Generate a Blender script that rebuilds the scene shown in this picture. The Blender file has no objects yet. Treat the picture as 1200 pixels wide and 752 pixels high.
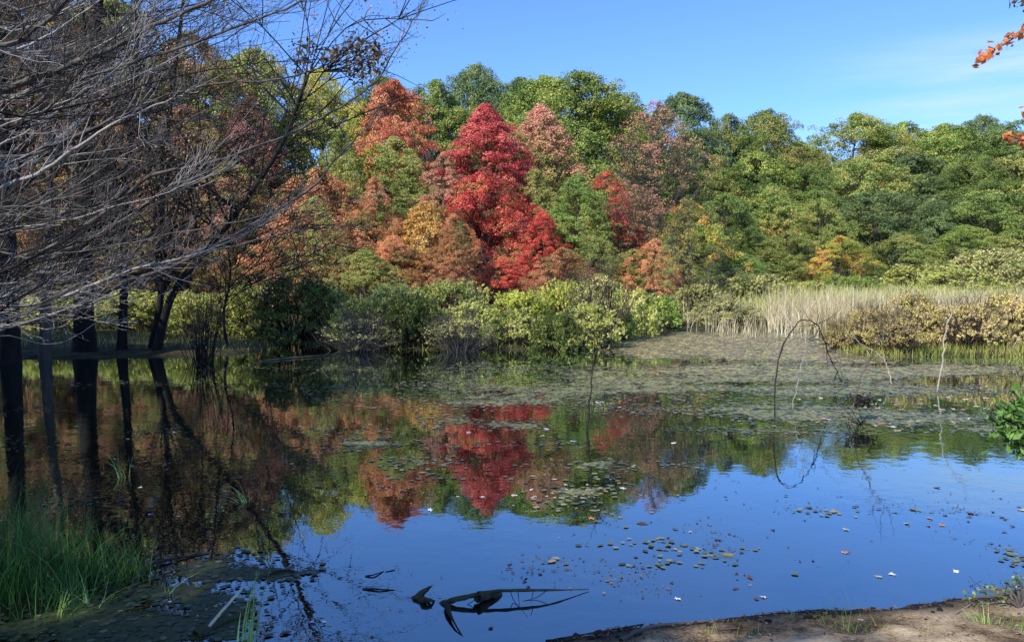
import bpy, math
import numpy as np
from mathutils import Vector

rng = np.random.default_rng(11)
C = bpy.context.scene.collection
scene = bpy.context.scene
R = math.radians

# ------------------------------------------------------------------ camera
F = 942.0; CX, CY = 600.0, 376.0; CAMZ = 2.5; PITCH = R(3.28)
cam_d = bpy.data.cameras.new('camera'); cam = bpy.data.objects.new('camera', cam_d); C.objects.link(cam)
cam_d.sensor_width = 36.0; cam_d.lens = F / 1200 * 36.0; cam_d.clip_end = 2000; cam_d.clip_start = 0.05
cam.location = (0, 0, CAMZ); cam.rotation_euler = (R(90) - PITCH, 0, 0)
scene.camera = cam
SP, CP = math.sin(PITCH), math.cos(PITCH)

def ray(px, py):
    u = (px - CX) / F; v = (CY - py) / F
    return np.array([u, CP + v * SP, -SP + v * CP])
def at(px, py, Y):
    d = ray(px, py); t = Y / d[1]
    return np.array([d[0] * t, Y, CAMZ + d[2] * t])
def on(px, py, z=0.0):
    d = ray(px, py); t = (z - CAMZ) / d[2]
    return np.array([d[0] * t, d[1] * t, z])
def proj(X, Y, Z):
    Z = Z - CAMZ
    dep = Y * CP - Z * SP; up = Y * SP + Z * CP
    return CX + F * X / dep, CY - F * up / dep

# ------------------------------------------------------------------ noise
_tab = rng.random((256, 256))
def vnoise(x, y, s=1.0, seed=0):
    x = np.asarray(x) * s + seed * 17.31; y = np.asarray(y) * s + seed * 7.77
    xi = np.floor(x).astype(int); yi = np.floor(y).astype(int)
    fx = x - xi; fy = y - yi; fx = fx * fx * (3 - 2 * fx); fy = fy * fy * (3 - 2 * fy)
    a = _tab[xi % 256, yi % 256]; b = _tab[(xi + 1) % 256, yi % 256]
    c = _tab[xi % 256, (yi + 1) % 256]; d = _tab[(xi + 1) % 256, (yi + 1) % 256]
    return (a * (1 - fx) + b * fx) * (1 - fy) + (c * (1 - fx) + d * fx) * fy
def fbm(x, y, s=1.0, o=4, seed=0):
    r = 0; a = .5
    for i in range(o):
        r = r + a * vnoise(x, y, s * 2.03 ** i, seed + i * 3); a *= .5
    return r
def sstep(a, b, x):
    t = np.clip((x - a) / (b - a), 0, 1); return t * t * (3 - 2 * t)

# ------------------------------------------------------------------ meshes
def mesh(name, V, Fq, tint=None, attr=None, smooth=False):
    """V Nx3, Fq Mx4 quads"""
    me = bpy.data.meshes.new(name)
    V = np.asarray(V, dtype=np.float32); Fq = np.asarray(Fq, dtype=np.int32)
    n = len(V); m, k = Fq.shape
    me.vertices.add(n); me.vertices.foreach_set('co', V.ravel())
    me.loops.add(m * k); me.loops.foreach_set('vertex_index', Fq.ravel())
    me.polygons.add(m); me.polygons.foreach_set('loop_start', np.arange(0, m * k, k, dtype=np.int32))
    me.polygons.foreach_set('loop_total', np.full(m, k, dtype=np.int32))
    if smooth: me.polygons.foreach_set('use_smooth', np.ones(m, dtype=bool))
    me.update(calc_edges=True)
    if tint is not None:
        a = me.attributes.new('tint', 'FLOAT_COLOR', 'POINT')
        t = np.ones((n, 4), dtype=np.float32); t[:, :3] = tint
        a.data.foreach_set('color', t.ravel())
    if attr is not None:
        a = me.attributes.new('dens', 'FLOAT', 'POINT'); a.data.foreach_set('value', np.asarray(attr, dtype=np.float32))
    return me

class MB:
    def __init__(s): s.V = []; s.F = []; s.T = []; s.n = 0
    def add(s, V, Fq, T=None):
        V = np.asarray(V, float)
        s.V.append(V); s.F.append(np.asarray(Fq) + s.n); s.n += len(V)
        s.T.append(np.full((len(V), 3), .5) if T is None else np.broadcast_to(T, (len(V), 3)))
    def tube(s, P, r, k=6, T=None, bump=0.0):
        P = np.asarray(P, float); r = np.asarray(r, float); n = len(P)
        if r.ndim == 0: r = np.full(n, float(r))
        t = np.gradient(P, axis=0); t /= np.linalg.norm(t, axis=1)[:, None] + 1e-9
        m = t.mean(0); ref = np.array([0, 0, 1.]) if abs(m[2]) < .75 * np.linalg.norm(m) + 1e-9 else np.array([1., 0, 0])
        a = np.cross(t, ref); a /= np.linalg.norm(a, axis=1)[:, None] + 1e-9
        b = np.cross(t, a)
        ang = np.linspace(0, 2 * math.pi, k, endpoint=False)
        rr = r[:, None] * (1 + (bump * rng.normal(size=(n, k)) if bump else 0))
        V = P[:, None, :] + rr[..., None] * (np.cos(ang)[None, :, None] * a[:, None, :] + np.sin(ang)[None, :, None] * b[:, None, :])
        i = np.arange(n - 1)[:, None] * k; j = np.arange(k)[None, :]; j2 = (j + 1) % k
        Fq = np.stack([i + j, i + j2, i + k + j2, i + k + j], -1).reshape(-1, 4)
        s.add(V.reshape(-1, 3), Fq, T)
    def leaves(s, P, N, L, T, asp=.55, tang=None):
        """rhombic leaves: P Nx3 centre, N Nx3 normals, L lengths"""
        n = len(P); N = N / (np.linalg.norm(N, axis=1)[:, None] + 1e-9)
        q = rng.normal(size=(n, 3)) if tang is None else tang
        a = np.cross(N, q); a /= np.linalg.norm(a, axis=1)[:, None] + 1e-9
        b = np.cross(N, a); L = np.asarray(L)[:, None] if np.ndim(L) else L
        if tang is not None: a, b = b, a
        V = np.stack([P - a * L * .5, P + b * L * asp * .5 - a * L * .05, P + a * L * .5 + N * L * .1, P - b * L * asp * .5 - a * L * .05], 1)
        s.add(V.reshape(-1, 3), np.arange(4 * n).reshape(-1, 4), np.repeat(T, 4, axis=0))
    def build(s, name, smooth=False):
        return mesh(name, np.concatenate(s.V), np.concatenate(s.F), np.concatenate(s.T), smooth=smooth)

def spline(P, n):
    """Catmull-Rom through P"""
    P = np.asarray(P, float); Q = np.vstack([2 * P[0] - P[1], P, 2 * P[-1] - P[-2]])
    u = np.linspace(0, len(P) - 1 - 1e-6, n); i = u.astype(int); f = (u - i)[:, None]
    a, b, c, d = Q[i], Q[i + 1], Q[i + 2], Q[i + 3]
    return .5 * ((2 * b) + (c - a) * f + (2 * a - 5 * b + 4 * c - d) * f ** 2 + (3 * b - a - 3 * c + d) * f ** 3)

# ------------------------------------------------------------------ objects
def tag(o, label=None, cat=None, group=None, kind=None):
    if label: o['label'] = label
    if cat: o['category'] = cat
    if group: o['group'] = group
    if kind: o['kind'] = kind
    return o
def part(name, me, mat, parent=None):
    o = bpy.data.objects.new(name, me); C.objects.link(o)
    if not me.materials: me.materials.append(mat)
    elif me.materials[0] != mat:
        o.material_slots[0].link = 'OBJECT'; o.material_slots[0].material = mat
    if parent: o.parent = parent
    return o
def thing(name, label, cat, loc=(0, 0, 0), rz=0, scale=(1, 1, 1), group=None):
    o = bpy.data.objects.new(name, None); C.objects.link(o); o.empty_display_size = .2
    o.location = loc; o.rotation_euler = (0, 0, rz); o.scale = scale
    return tag(o, label, cat, group)

# ------------------------------------------------------------------ materials
def newmat(name):
    m = bpy.data.materials.new(name); m.use_nodes = True; nt = m.node_tree; nt.nodes.clear()
    return m, nt, lambda t, **k: _nd(nt, t, k)
def _nd(nt, t, k):
    n = nt.nodes.new(t)
    for a, b in k.items():
        if a in ('operation', 'blend_type', 'data_type', 'attribute_name', 'noise_dimensions', 'interpolation_type', 'feature', 'distance_metric'): setattr(n, a, b)
        else: n.inputs[a.replace('_', ' ')].default_value = b
    return n
def ramp(nt, stops):
    n = nt.nodes.new('ShaderNodeValToRGB'); e = n.color_ramp.elements
    while len(e) > 1: e.remove(e[-1])
    e[0].position = stops[0][0]; e[0].color = (*stops[0][1], 1)
    for p, c in stops[1:]:
        x = e.new(p); x.color = (*c, 1)
    return n
def even(cols): return [(i / (len(cols) - 1), c) for i, c in enumerate(cols)]

LG = 2.05
def warm(c, g):
    green = c[1] > c[0] * .95
    return tuple(min(.9, v * g * k) for v, k in zip(c, (1.05, 1.04, .80) if green else (.9, .95, .88)))
def leafmat(name, low, high=None, split=.5, soft=.25, nscale=.35, trans=.14, gain=1.0):
    m, nt, N = newmat(name); L = nt.links.new
    gain = gain * LG; low = [warm(c, gain) for c in low]
    at_ = N('ShaderNodeAttribute', attribute_name='tint'); sp = N('ShaderNodeSeparateColor'); L(at_.outputs['Color'], sp.inputs[0])
    geo = N('ShaderNodeNewGeometry'); nz = N('ShaderNodeTexNoise', Scale=nscale * 1.25, Detail=4.0); L(geo.outputs['Position'], nz.inputs['Vector'])
    a = N('ShaderNodeMath', operation='MULTIPLY'); L(sp.outputs[0], a.inputs[0]); a.inputs[1].default_value = .34
    b = N('ShaderNodeMath', operation='MULTIPLY_ADD'); L(sp.outputs[1], b.inputs[0]); b.inputs[1].default_value = .36; L(a.outputs[0], b.inputs[2])
    c = N('ShaderNodeMath', operation='MULTIPLY_ADD'); L(nz.outputs[0], c.inputs[0]); c.inputs[1].default_value = 2.0; L(b.outputs[0], c.inputs[2])
    d = N('ShaderNodeMath', operation='SUBTRACT'); L(c.outputs[0], d.inputs[0]); d.inputs[1].default_value = .85
    r1 = ramp(nt, even(low)); L(d.outputs[0], r1.inputs[0]); col = r1.outputs[0]
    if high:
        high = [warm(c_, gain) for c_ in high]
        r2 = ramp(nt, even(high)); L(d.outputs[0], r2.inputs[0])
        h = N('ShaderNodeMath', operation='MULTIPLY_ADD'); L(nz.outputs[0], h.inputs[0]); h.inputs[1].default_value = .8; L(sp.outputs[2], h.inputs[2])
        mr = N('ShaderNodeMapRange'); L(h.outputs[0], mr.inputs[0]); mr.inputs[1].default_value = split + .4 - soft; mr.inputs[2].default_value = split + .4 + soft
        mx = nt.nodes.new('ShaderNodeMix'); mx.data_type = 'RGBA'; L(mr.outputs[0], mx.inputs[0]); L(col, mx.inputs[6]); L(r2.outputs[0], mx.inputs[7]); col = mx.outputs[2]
    oi = N('ShaderNodeObjectInfo'); hs = N('ShaderNodeHueSaturation')
    v = N('ShaderNodeMapRange'); L(oi.outputs['Random'], v.inputs[0]); v.inputs[3].default_value = .85; v.inputs[4].default_value = 1.15
    v2 = N('ShaderNodeMapRange'); L(sp.outputs[1], v2.inputs[0]); v2.inputs[3].default_value = .65; v2.inputs[4].default_value = 1.35
    vm = N('ShaderNodeMath', operation='MULTIPLY'); L(v.outputs[0], vm.inputs[0]); L(v2.outputs[0], vm.inputs[1])
    L(vm.outputs[0], hs.inputs['Value']); L(col, hs.inputs['Color'])
    p = N('ShaderNodeBsdfPrincipled', Roughness=.55); p.inputs['Specular IOR Level'].default_value = .25; L(hs.outputs[0], p.inputs['Base Color'])
    t = N('ShaderNodeBsdfTranslucent'); L(hs.outputs[0], t.inputs[0])
    ms = N('ShaderNodeMixShader'); ms.inputs[0].default_value = trans; L(p.outputs[0], ms.inputs[1]); L(t.outputs[0], ms.inputs[2])
    o = N('ShaderNodeOutputMaterial'); L(ms.outputs[0], o.inputs[0])
    return m

def barkmat(name, c1, c2, scale=3, rough=.85, moss=None):
    m, nt, N = newmat(name); L = nt.links.new
    geo = N('ShaderNodeNewGeometry'); mp = N('ShaderNodeMapping'); mp.inputs['Scale'].default_value = (1, 1, .3); L(geo.outputs['Position'], mp.inputs[0])
    nz = N('ShaderNodeTexNoise', Scale=scale, Detail=6.0, Roughness=.65); L(mp.outputs[0], nz.inputs['Vector'])
    r = ramp(nt, [(.3, c1), (.7, c2)]); L(nz.outputs[0], r.inputs[0]); col = r.outputs[0]
    if moss:
        sx = N('ShaderNodeSeparateXYZ'); L(geo.outputs['Normal'], sx.inputs[0])
        n2 = N('ShaderNodeTexNoise', Scale=14.0, Detail=4.0); L(geo.outputs['Position'], n2.inputs['Vector'])
        ad = N('ShaderNodeMath', operation='MULTIPLY_ADD'); L(sx.outputs[2], ad.inputs[0]); ad.inputs[1].default_value = .35; L(n2.outputs[0], ad.inputs[2])
        mr = N('ShaderNodeMapRange'); L(ad.outputs[0], mr.inputs[0]); mr.inputs[1].default_value = .6; mr.inputs[2].default_value = .78
        mx = nt.nodes.new('ShaderNodeMix'); mx.data_type = 'RGBA'; L(mr.outputs[0], mx.inputs[0]); L(col, mx.inputs[6]); mx.inputs[7].default_value = (*moss, 1); col = mx.outputs[2]
    p = N('ShaderNodeBsdfPrincipled', Roughness=rough); p.inputs['Specular IOR Level'].default_value = .3; L(col, p.inputs['Base Color'])
    bp = N('ShaderNodeBump', Strength=.6, Distance=.02); L(nz.outputs[0], bp.inputs['Height']); L(bp.outputs[0], p.inputs['Normal'])
    o = N('ShaderNodeOutputMaterial'); L(p.outputs[0], o.inputs[0]); return m

def bladesmat(name, cols, trans=.3):
    return leafmat(name, cols, nscale=.6, trans=trans)

M = {}
M['green'] = leafmat('oak_green_leaves', [(.04, .065, .015), (.08, .115, .028), (.13, .165, .042), (.18, .20, .055), (.24, .22, .06)], gain=1.1)
M['green2'] = leafmat('mid_green_leaves', [(.035, .055, .018), (.065, .095, .028), (.10, .135, .04), (.15, .165, .05)], gain=1.1)
M['bluegreen'] = leafmat('dull_green_leaves', [(.035, .05, .025), (.055, .08, .035), (.085, .115, .05), (.12, .14, .06)], gain=1.1)
M['rightgreen'] = leafmat('right_green_leaves', [(.03, .05, .015), (.065, .095, .026), (.105, .135, .038), (.15, .165, .05), (.20, .18, .055), (.26, .17, .05)], nscale=.22, gain=1.1)
M['bright'] = leafmat('bright_green_leaves', [(.06, .10, .03), (.11, .16, .045), (.17, .225, .065), (.22, .22, .07)])
M['olive'] = leafmat('olive_leaves', [(.06, .085, .028), (.12, .145, .045), (.18, .20, .06), (.26, .24, .075), (.28, .18, .07)])
M['yellow'] = leafmat('yellow_leaves', [(.07, .10, .025), (.15, .18, .04), (.26, .25, .06), (.34, .27, .07), (.34, .2, .07)])
M['red'] = leafmat('scarlet_leaves', [(.06, .05, .02), (.20, .025, .02), (.42, .03, .035), (.52, .06, .05), (.46, .14, .07)], [(.22, .05, .03), (.44, .06, .06), (.56, .11, .10), (.48, .18, .11)], split=.55)
M['crimson'] = leafmat('crimson_leaves', [(.04, .05, .02), (.09, .06, .02), (.26, .025, .025), (.44, .05, .045), (.42, .12, .06), (.16, .13, .04)])
M['salmon'] = leafmat('salmon_leaves', [(.09, .12, .035), (.19, .19, .06), (.34, .22, .09), (.44, .18, .1)], [(.26, .16, .08), (.44, .19, .13), (.54, .22, .16)], split=.7)
M['orangered'] = leafmat('orange_red_leaves', [(.16, .07, .03), (.40, .10, .05), (.56, .15, .08), (.62, .21, .11), (.5, .26, .1)])
M['orange'] = leafmat('orange_leaves', [(.07, .09, .03), (.16, .15, .04), (.40, .18, .05), (.62, .25, .07), (.64, .33, .10), (.3, .27, .08)])
M['rust'] = leafmat('rust_leaves', [(.05, .07, .022), (.11, .11, .04), (.20, .12, .06), (.32, .13, .08)], [(.10, .11, .045), (.26, .13, .08), (.40, .16, .12)], split=.55, nscale=.5)
M['rustbright'] = leafmat('rust_orange_leaves', [(.05, .07, .025), (.12, .13, .045), (.24, .14, .055), (.44, .15, .08), (.52, .20, .10), (.24, .23, .08)], nscale=.5)
M['mixed'] = leafmat('green_orange_leaves', [(.05, .10, .025), (.12, .17, .04), (.22, .22, .05), (.45, .26, .06), (.55, .19, .08)], nscale=.5)
M['leftmix'] = leafmat('brown_olive_leaves', [(.04, .05, .018), (.09, .11, .035), (.17, .17, .05), (.28, .15, .07), (.38, .12, .09), (.24, .22, .07)], nscale=.5)
M['maroon'] = leafmat('maroon_leaves', [(.03, .035, .015), (.08, .055, .035), (.2, .08, .06), (.34, .11, .10)], nscale=.5)
M['shrub_dark'] = leafmat('dark_shrub_leaves', [(.02, .032, .012), (.045, .065, .02), (.08, .10, .03), (.14, .15, .05)], nscale=1.4)
M['shrub_olive'] = leafmat('olive_shrub_leaves', [(.07, .08, .028), (.15, .165, .05), (.24, .25, .075), (.33, .31, .10), (.36, .30, .14)], nscale=1.4, gain=1.23)
M['shrub_yellow'] = leafmat('yellow_green_shrub_leaves', [(.10, .12, .03), (.22, .24, .055), (.36, .36, .08), (.44, .36, .11)], nscale=1.4, gain=1.25)
M['shrub_lime'] = leafmat('lime_shrub_leaves', [(.07, .10, .03), (.15, .20, .045), (.25, .29, .07)], nscale=1.0, gain=1.10)
M['shrub_gold'] = leafmat('gold_shrub_leaves', [(.09, .08, .04), (.19, .15, .07), (.32, .24, .09), (.36, .31, .10), (.36, .22, .13), (.26, .18, .13)], nscale=1.6, gain=1.20)
M['shrub_grey'] = leafmat('grey_olive_shrub_leaves', [(.08, .085, .04), (.17, .17, .075), (.28, .27, .12), (.34, .29, .15)], nscale=1.0, gain=1.25)
M['glossy'] = leafmat('glossy_near_leaves', [(.015, .04, .01), (.04, .09, .02), (.08, .14, .035)], nscale=3.0)
M['brownleaf'] = leafmat('brown_oak_leaves', [(.03, .02, .015), (.07, .05, .03), (.14, .09, .05)], nscale=3.0)
M['orangenear'] = leafmat('near_orange_leaves', [(.26, .08, .035), (.42, .15, .06), (.5, .22, .09)], nscale=3.0, trans=.5)
M['bark'] = barkmat('grey_bark', (.055, .045, .035), (.15, .13, .11))
M['bark_dark'] = barkmat('dark_shaded_bark', (.006, .0055, .005), (.028, .025, .022))  # near-black tone holds the shade on the left trunks and back twigs
M['bark_pale'] = barkmat('pale_branch_bark', (.20, .185, .17), (.58, .55, .51), scale=8)  # pale tone carries the sunlight on the bare limbs
M['bark_limb'] = barkmat('grey_branch_bark', (.03, .027, .024), (.20, .185, .17), scale=8)
M['stick_pale'] = barkmat('bleached_wood', (.22, .18, .12), (.52, .45, .35), scale=10)
M['stick_tan'] = barkmat('bright_tan_wood', (.55, .42, .28), (.8, .68, .5), scale=10)  # base colour brightened to offset the shade over this stick
M['stick_dark'] = barkmat('dark_wood', (.015, .012, .01), (.05, .04, .032), scale=10)
M['twig_purple'] = barkmat('purple_brown_twigs', (.045, .033, .025), (.15, .11, .08), scale=6)
M['moss_log'] = barkmat('mossy_wet_log', (.012, .010, .007), (.10, .085, .06), scale=16, moss=(.05, .06, .022))
M['reed_pale'] = bladesmat('pale_cattail_blades', [(.22, .17, .09), (.36, .28, .16), (.48, .38, .25), (.54, .44, .33)])
M['reed_green'] = bladesmat('green_meadow_blades', [(.12, .15, .04), (.24, .27, .07), (.38, .36, .12), (.48, .42, .22)])
M['sedge'] = bladesmat('sedge_blades', [(.012, .035, .012), (.022, .07, .018), (.04, .10, .03), (.11, .11, .05)])
M['sedge_pale'] = bladesmat('pale_green_blades', [(.12, .2, .06), (.24, .36, .12), (.36, .46, .2)])
M['olivegrass'] = bladesmat('olive_grass_blades', [(.05, .07, .02), (.12, .13, .04), (.22, .21, .07), (.30, .26, .12)])
M['bankgrass'] = bladesmat('bank_grass_blades', [(.04, .09, .02), (.1, .18, .035), (.2, .28, .06)])

def watermat():
    m, nt, N = newmat('pond_water'); L = nt.links.new
    geo = N('ShaderNodeNewGeometry')
    n1 = N('ShaderNodeTexNoise', Scale=3.2, Detail=3.0, Roughness=.55); L(geo.outputs['Position'], n1.inputs['Vector'])
    n2 = N('ShaderNodeTexNoise', Scale=.25, Detail=2.0); L(geo.outputs['Position'], n2.inputs['Vector'])
    st = N('ShaderNodeMapRange'); L(n2.outputs[0], st.inputs[0]); st.inputs[1].default_value = .4; st.inputs[2].default_value = .65; st.inputs[3].default_value = .25; st.inputs[4].default_value = 1.0
    bp = N('ShaderNodeBump', Distance=.0030); L(n1.outputs[0], bp.inputs['Height']); L(st.outputs[0], bp.inputs['Strength'])
    n3 = N('ShaderNodeTexNoise', Scale=26.0, Detail=6.0, Roughness=.75); L(geo.outputs['Position'], n3.inputs['Vector'])
    n4 = N('ShaderNodeTexNoise', Scale=.7, Detail=4.0); L(geo.outputs['Position'], n4.inputs['Vector'])
    sm = N('ShaderNodeMath', operation='MULTIPLY_ADD'); L(n4.outputs[0], sm.inputs[0]); sm.inputs[1].default_value = .5; L(n3.outputs[0], sm.inputs[2])
    sc = N('ShaderNodeMapRange'); L(sm.outputs[0], sc.inputs[0]); sc.inputs[1].default_value = .93; sc.inputs[2].default_value = .98; sc.inputs[4].default_value = .8
    body = N('ShaderNodeBsdfDiffuse', Color=(.012, .010, .006, 1)); scum = N('ShaderNodeBsdfDiffuse', Color=(.05, .055, .03, 1))
    gl = N('ShaderNodeBsdfGlossy', Roughness=.012, Color=(.82, .95, .97, 1)); L(bp.outputs[0], gl.inputs['Normal'])
    fr = N('ShaderNodeFresnel', IOR=1.33); L(bp.outputs[0], fr.inputs['Normal'])
    mr = N('ShaderNodeMapRange'); L(fr.outputs[0], mr.inputs[0]); mr.inputs[1].default_value = 0; mr.inputs[2].default_value = .55; mr.inputs[3].default_value = WREF0; mr.inputs[4].default_value = WREF1
    ms = N('ShaderNodeMixShader'); L(mr.outputs[0], ms.inputs[0]); L(body.outputs[0], ms.inputs[1]); L(gl.outputs[0], ms.inputs[2])
    m2_ = N('ShaderNodeMixShader'); L(sc.outputs[0], m2_.inputs[0]); L(ms.outputs[0], m2_.inputs[1]); L(scum.outputs[0], m2_.inputs[2])
    o = N('ShaderNodeOutputMaterial'); L(m2_.outputs[0], o.inputs[0]); return m
WREF0, WREF1 = .27, .9
M['water'] = watermat()

def filmmat():
    m, nt, N = newmat('duckweed_film'); L = nt.links.new
    geo = N('ShaderNodeNewGeometry'); at_ = N('ShaderNodeAttribute', attribute_name='dens'); tn = N('ShaderNodeAttribute', attribute_name='tint')
    n1 = N('ShaderNodeTexNoise', Scale=2.6, Detail=9.0, Roughness=.68); L(geo.outputs['Position'], n1.inputs['Vector'])
    a = N('ShaderNodeMath', operation='ADD'); L(n1.outputs[0], a.inputs[0]); L(at_.outputs['Fac'], a.inputs[1])
    mr = N('ShaderNodeMapRange'); L(a.outputs[0], mr.inputs[0]); mr.inputs[1].default_value = .925; mr.inputs[2].default_value = .965
    n2 = N('ShaderNodeTexNoise', Scale=14.0, Detail=6.0, Roughness=.75); L(geo.outputs['Position'], n2.inputs['Vector'])
    r = ramp(nt, [(.3, (.09, .10, .04)), (.5, (.23, .235, .09)), (.7, (.42, .40, .18))]); L(n2.outputs[0], r.inputs[0])
    r2 = ramp(nt, [(.3, (.30, .26, .08)), (.5, (.60, .53, .18)), (.7, (.78, .70, .32))]); L(n2.outputs[0], r2.inputs[0])
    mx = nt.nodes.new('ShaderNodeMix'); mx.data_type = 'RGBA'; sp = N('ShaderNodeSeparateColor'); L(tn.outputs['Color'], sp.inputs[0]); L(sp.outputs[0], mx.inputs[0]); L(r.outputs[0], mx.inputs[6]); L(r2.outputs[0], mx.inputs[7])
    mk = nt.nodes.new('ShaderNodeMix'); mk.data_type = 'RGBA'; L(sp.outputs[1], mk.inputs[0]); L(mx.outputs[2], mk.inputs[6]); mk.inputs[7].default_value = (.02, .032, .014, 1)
    p = N('ShaderNodeBsdfPrincipled', Roughness=.5); p.inputs['Specular IOR Level'].default_value = .15; L(mk.outputs[2], p.inputs['Base Color'])
    bp = N('ShaderNodeBump', Strength=.5, Distance=.004); L(n2.outputs[0], bp.inputs['Height']); L(bp.outputs[0], p.inputs['Normal'])
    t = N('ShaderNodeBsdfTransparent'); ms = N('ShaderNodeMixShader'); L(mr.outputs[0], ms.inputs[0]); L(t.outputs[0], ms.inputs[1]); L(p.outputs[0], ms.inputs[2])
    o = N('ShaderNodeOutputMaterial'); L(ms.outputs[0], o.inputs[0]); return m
M['film'] = filmmat()

def padmat():
    m, nt, N = newmat('lily_pad_surface'); L = nt.links.new
    at_ = N('ShaderNodeAttribute', attribute_name='tint'); sp = N('ShaderNodeSeparateColor'); L(at_.outputs['Color'], sp.inputs[0])
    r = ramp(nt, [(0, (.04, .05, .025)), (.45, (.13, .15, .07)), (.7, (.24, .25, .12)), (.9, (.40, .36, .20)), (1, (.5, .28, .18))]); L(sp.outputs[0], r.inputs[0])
    p = N('ShaderNodeBsdfPrincipled', Roughness=.35); p.inputs['IOR'].default_value = 1.4; L(r.outputs[0], p.inputs['Base Color'])
    o = N('ShaderNodeOutputMaterial'); L(p.outputs[0], o.inputs[0]); return m
M['pad'] = padmat()

def groundmat():
    m, nt, N = newmat('soil'); L = nt.links.new
    geo = N('ShaderNodeNewGeometry'); sx = N('ShaderNodeSeparateXYZ'); L(geo.outputs['Position'], sx.inputs[0])
    n1 = N('ShaderNodeTexNoise', Scale=2.2, Detail=8.0, Roughness=.65); L(geo.outputs['Position'], n1.inputs['Vector'])
    n2 = N('ShaderNodeTexNoise', Scale=38.0, Detail=5.0, Roughness=.7); L(geo.outputs['Position'], n2.inputs['Vector'])
    r = ramp(nt, [(.34, (.07, .04, .02)), (.44, (.24, .15, .075)), (.53, (.50, .35, .19)), (.66, (.74, .56, .34))])
    ad = N('ShaderNodeMath', operation='MULTIPLY_ADD'); L(n2.outputs[0], ad.inputs[0]); ad.inputs[1].default_value = .45; L(n1.outputs[0], ad.inputs[2])
    sb = N('ShaderNodeMath', operation='SUBTRACT'); L(ad.outputs[0], sb.inputs[0]); sb.inputs[1].default_value = .22; L(sb.outputs[0], r.inputs[0])
    # wet dark soil by the waterline
    wz = N('ShaderNodeMath', operation='MULTIPLY_ADD'); L(n1.outputs[0], wz.inputs[0]); wz.inputs[1].default_value = -.14; L(sx.outputs[2], wz.inputs[2])
    mr = N('ShaderNodeMapRange'); L(wz.outputs[0], mr.inputs[0]); mr.inputs[1].default_value = -.02; mr.inputs[2].default_value = .06
    mx = nt.nodes.new('ShaderNodeMix'); mx.data_type = 'RGBA'; L(mr.outputs[0], mx.inputs[0]); mx.inputs[6].default_value = (.022, .016, .010, 1); L(r.outputs[0], mx.inputs[7])
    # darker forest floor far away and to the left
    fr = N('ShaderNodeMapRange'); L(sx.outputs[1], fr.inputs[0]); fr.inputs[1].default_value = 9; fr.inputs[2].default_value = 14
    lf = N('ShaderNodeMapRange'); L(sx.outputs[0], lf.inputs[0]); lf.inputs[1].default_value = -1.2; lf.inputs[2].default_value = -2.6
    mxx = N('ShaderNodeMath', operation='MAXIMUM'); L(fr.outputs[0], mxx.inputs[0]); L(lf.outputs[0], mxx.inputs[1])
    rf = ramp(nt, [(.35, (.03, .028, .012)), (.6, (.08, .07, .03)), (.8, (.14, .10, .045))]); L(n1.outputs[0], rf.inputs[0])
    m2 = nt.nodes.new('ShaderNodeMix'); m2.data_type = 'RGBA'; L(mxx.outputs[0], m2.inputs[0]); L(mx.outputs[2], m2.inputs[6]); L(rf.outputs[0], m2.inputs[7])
    p = N('ShaderNodeBsdfPrincipled', Roughness=.9); p.inputs['Specular IOR Level'].default_value = .2; L(m2.outputs[2], p.inputs['Base Color'])
    bp = N('ShaderNodeBump', Strength=.9, Distance=.03); L(n2.outputs[0], bp.inputs['Height']); L(bp.outputs[0], p.inputs['Normal'])
    o = N('ShaderNodeOutputMaterial'); L(p.outputs[0], o.inputs[0]); return m
M['ground'] = groundmat()
def flatmat(name, col, rough=.6, trans=0):
    m, nt, N = newmat(name); L = nt.links.new
    geo = N('ShaderNodeNewGeometry'); nz = N('ShaderNodeTexNoise', Scale=30.0, Detail=3.0); L(geo.outputs['Position'], nz.inputs['Vector'])
    r = ramp(nt, [(.3, tuple(v * .7 for v in col)), (.7, tuple(min(1, v * 1.2) for v in col))]); L(nz.outputs[0], r.inputs[0])
    p = N('ShaderNodeBsdfPrincipled', Roughness=rough); L(r.outputs[0], p.inputs['Base Color'])
    o = N('ShaderNodeOutputMaterial'); L(p.outputs[0], o.inputs[0]); return m
M['leaf_cream'] = flatmat('cream_fallen_leaf', (.62, .52, .38)); M['leaf_pink'] = flatmat('pink_fallen_leaf', (.6, .27, .2))
M['leaf_brown'] = flatmat('brown_fallen_leaf', (.10, .05, .03)); M['leaf_orange'] = flatmat('orange_fallen_leaf', (.6, .25, .08))
M['leaf_white'] = flatmat('white_fallen_leaf', (.75, .72, .66))

# ------------------------------------------------------------------ world and sun
SUN_EL = R(37); SUN_AZ = R(180 + 42)      # measured clockwise from +Y: behind the camera, to its left
S = Vector((math.sin(SUN_AZ) * math.cos(SUN_EL), math.cos(SUN_AZ) * math.cos(SUN_EL), math.sin(SUN_EL)))
w = bpy.data.worlds.new('World'); scene.world = w; w.use_nodes = True; nt = w.node_tree; nt.nodes.clear(); L = nt.links.new
N = lambda t, **k: _nd(nt, t, k)
sky = N('ShaderNodeTexSky'); sky.sky_type = 'NISHITA'; sky.sun_disc = False; sky.sun_elevation = SUN_EL; sky.sun_rotation = SUN_AZ; sky.altitude = 300
sky.air_density = 1.0; sky.dust_density = .6; sky.ozone_density = 2.2
tc = N('ShaderNodeTexCoord'); mp = N('ShaderNodeMapping'); mp.inputs['Scale'].default_value = (1.2, 1.2, 9); mp.inputs['Rotation'].default_value = (0, R(12), 0); L(tc.outputs['Generated'], mp.inputs[0])
nz = N('ShaderNodeTexNoise', Scale=1.6, Detail=7.0, Roughness=.6, Distortion=.4); L(mp.outputs[0], nz.inputs['Vector'])
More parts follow.
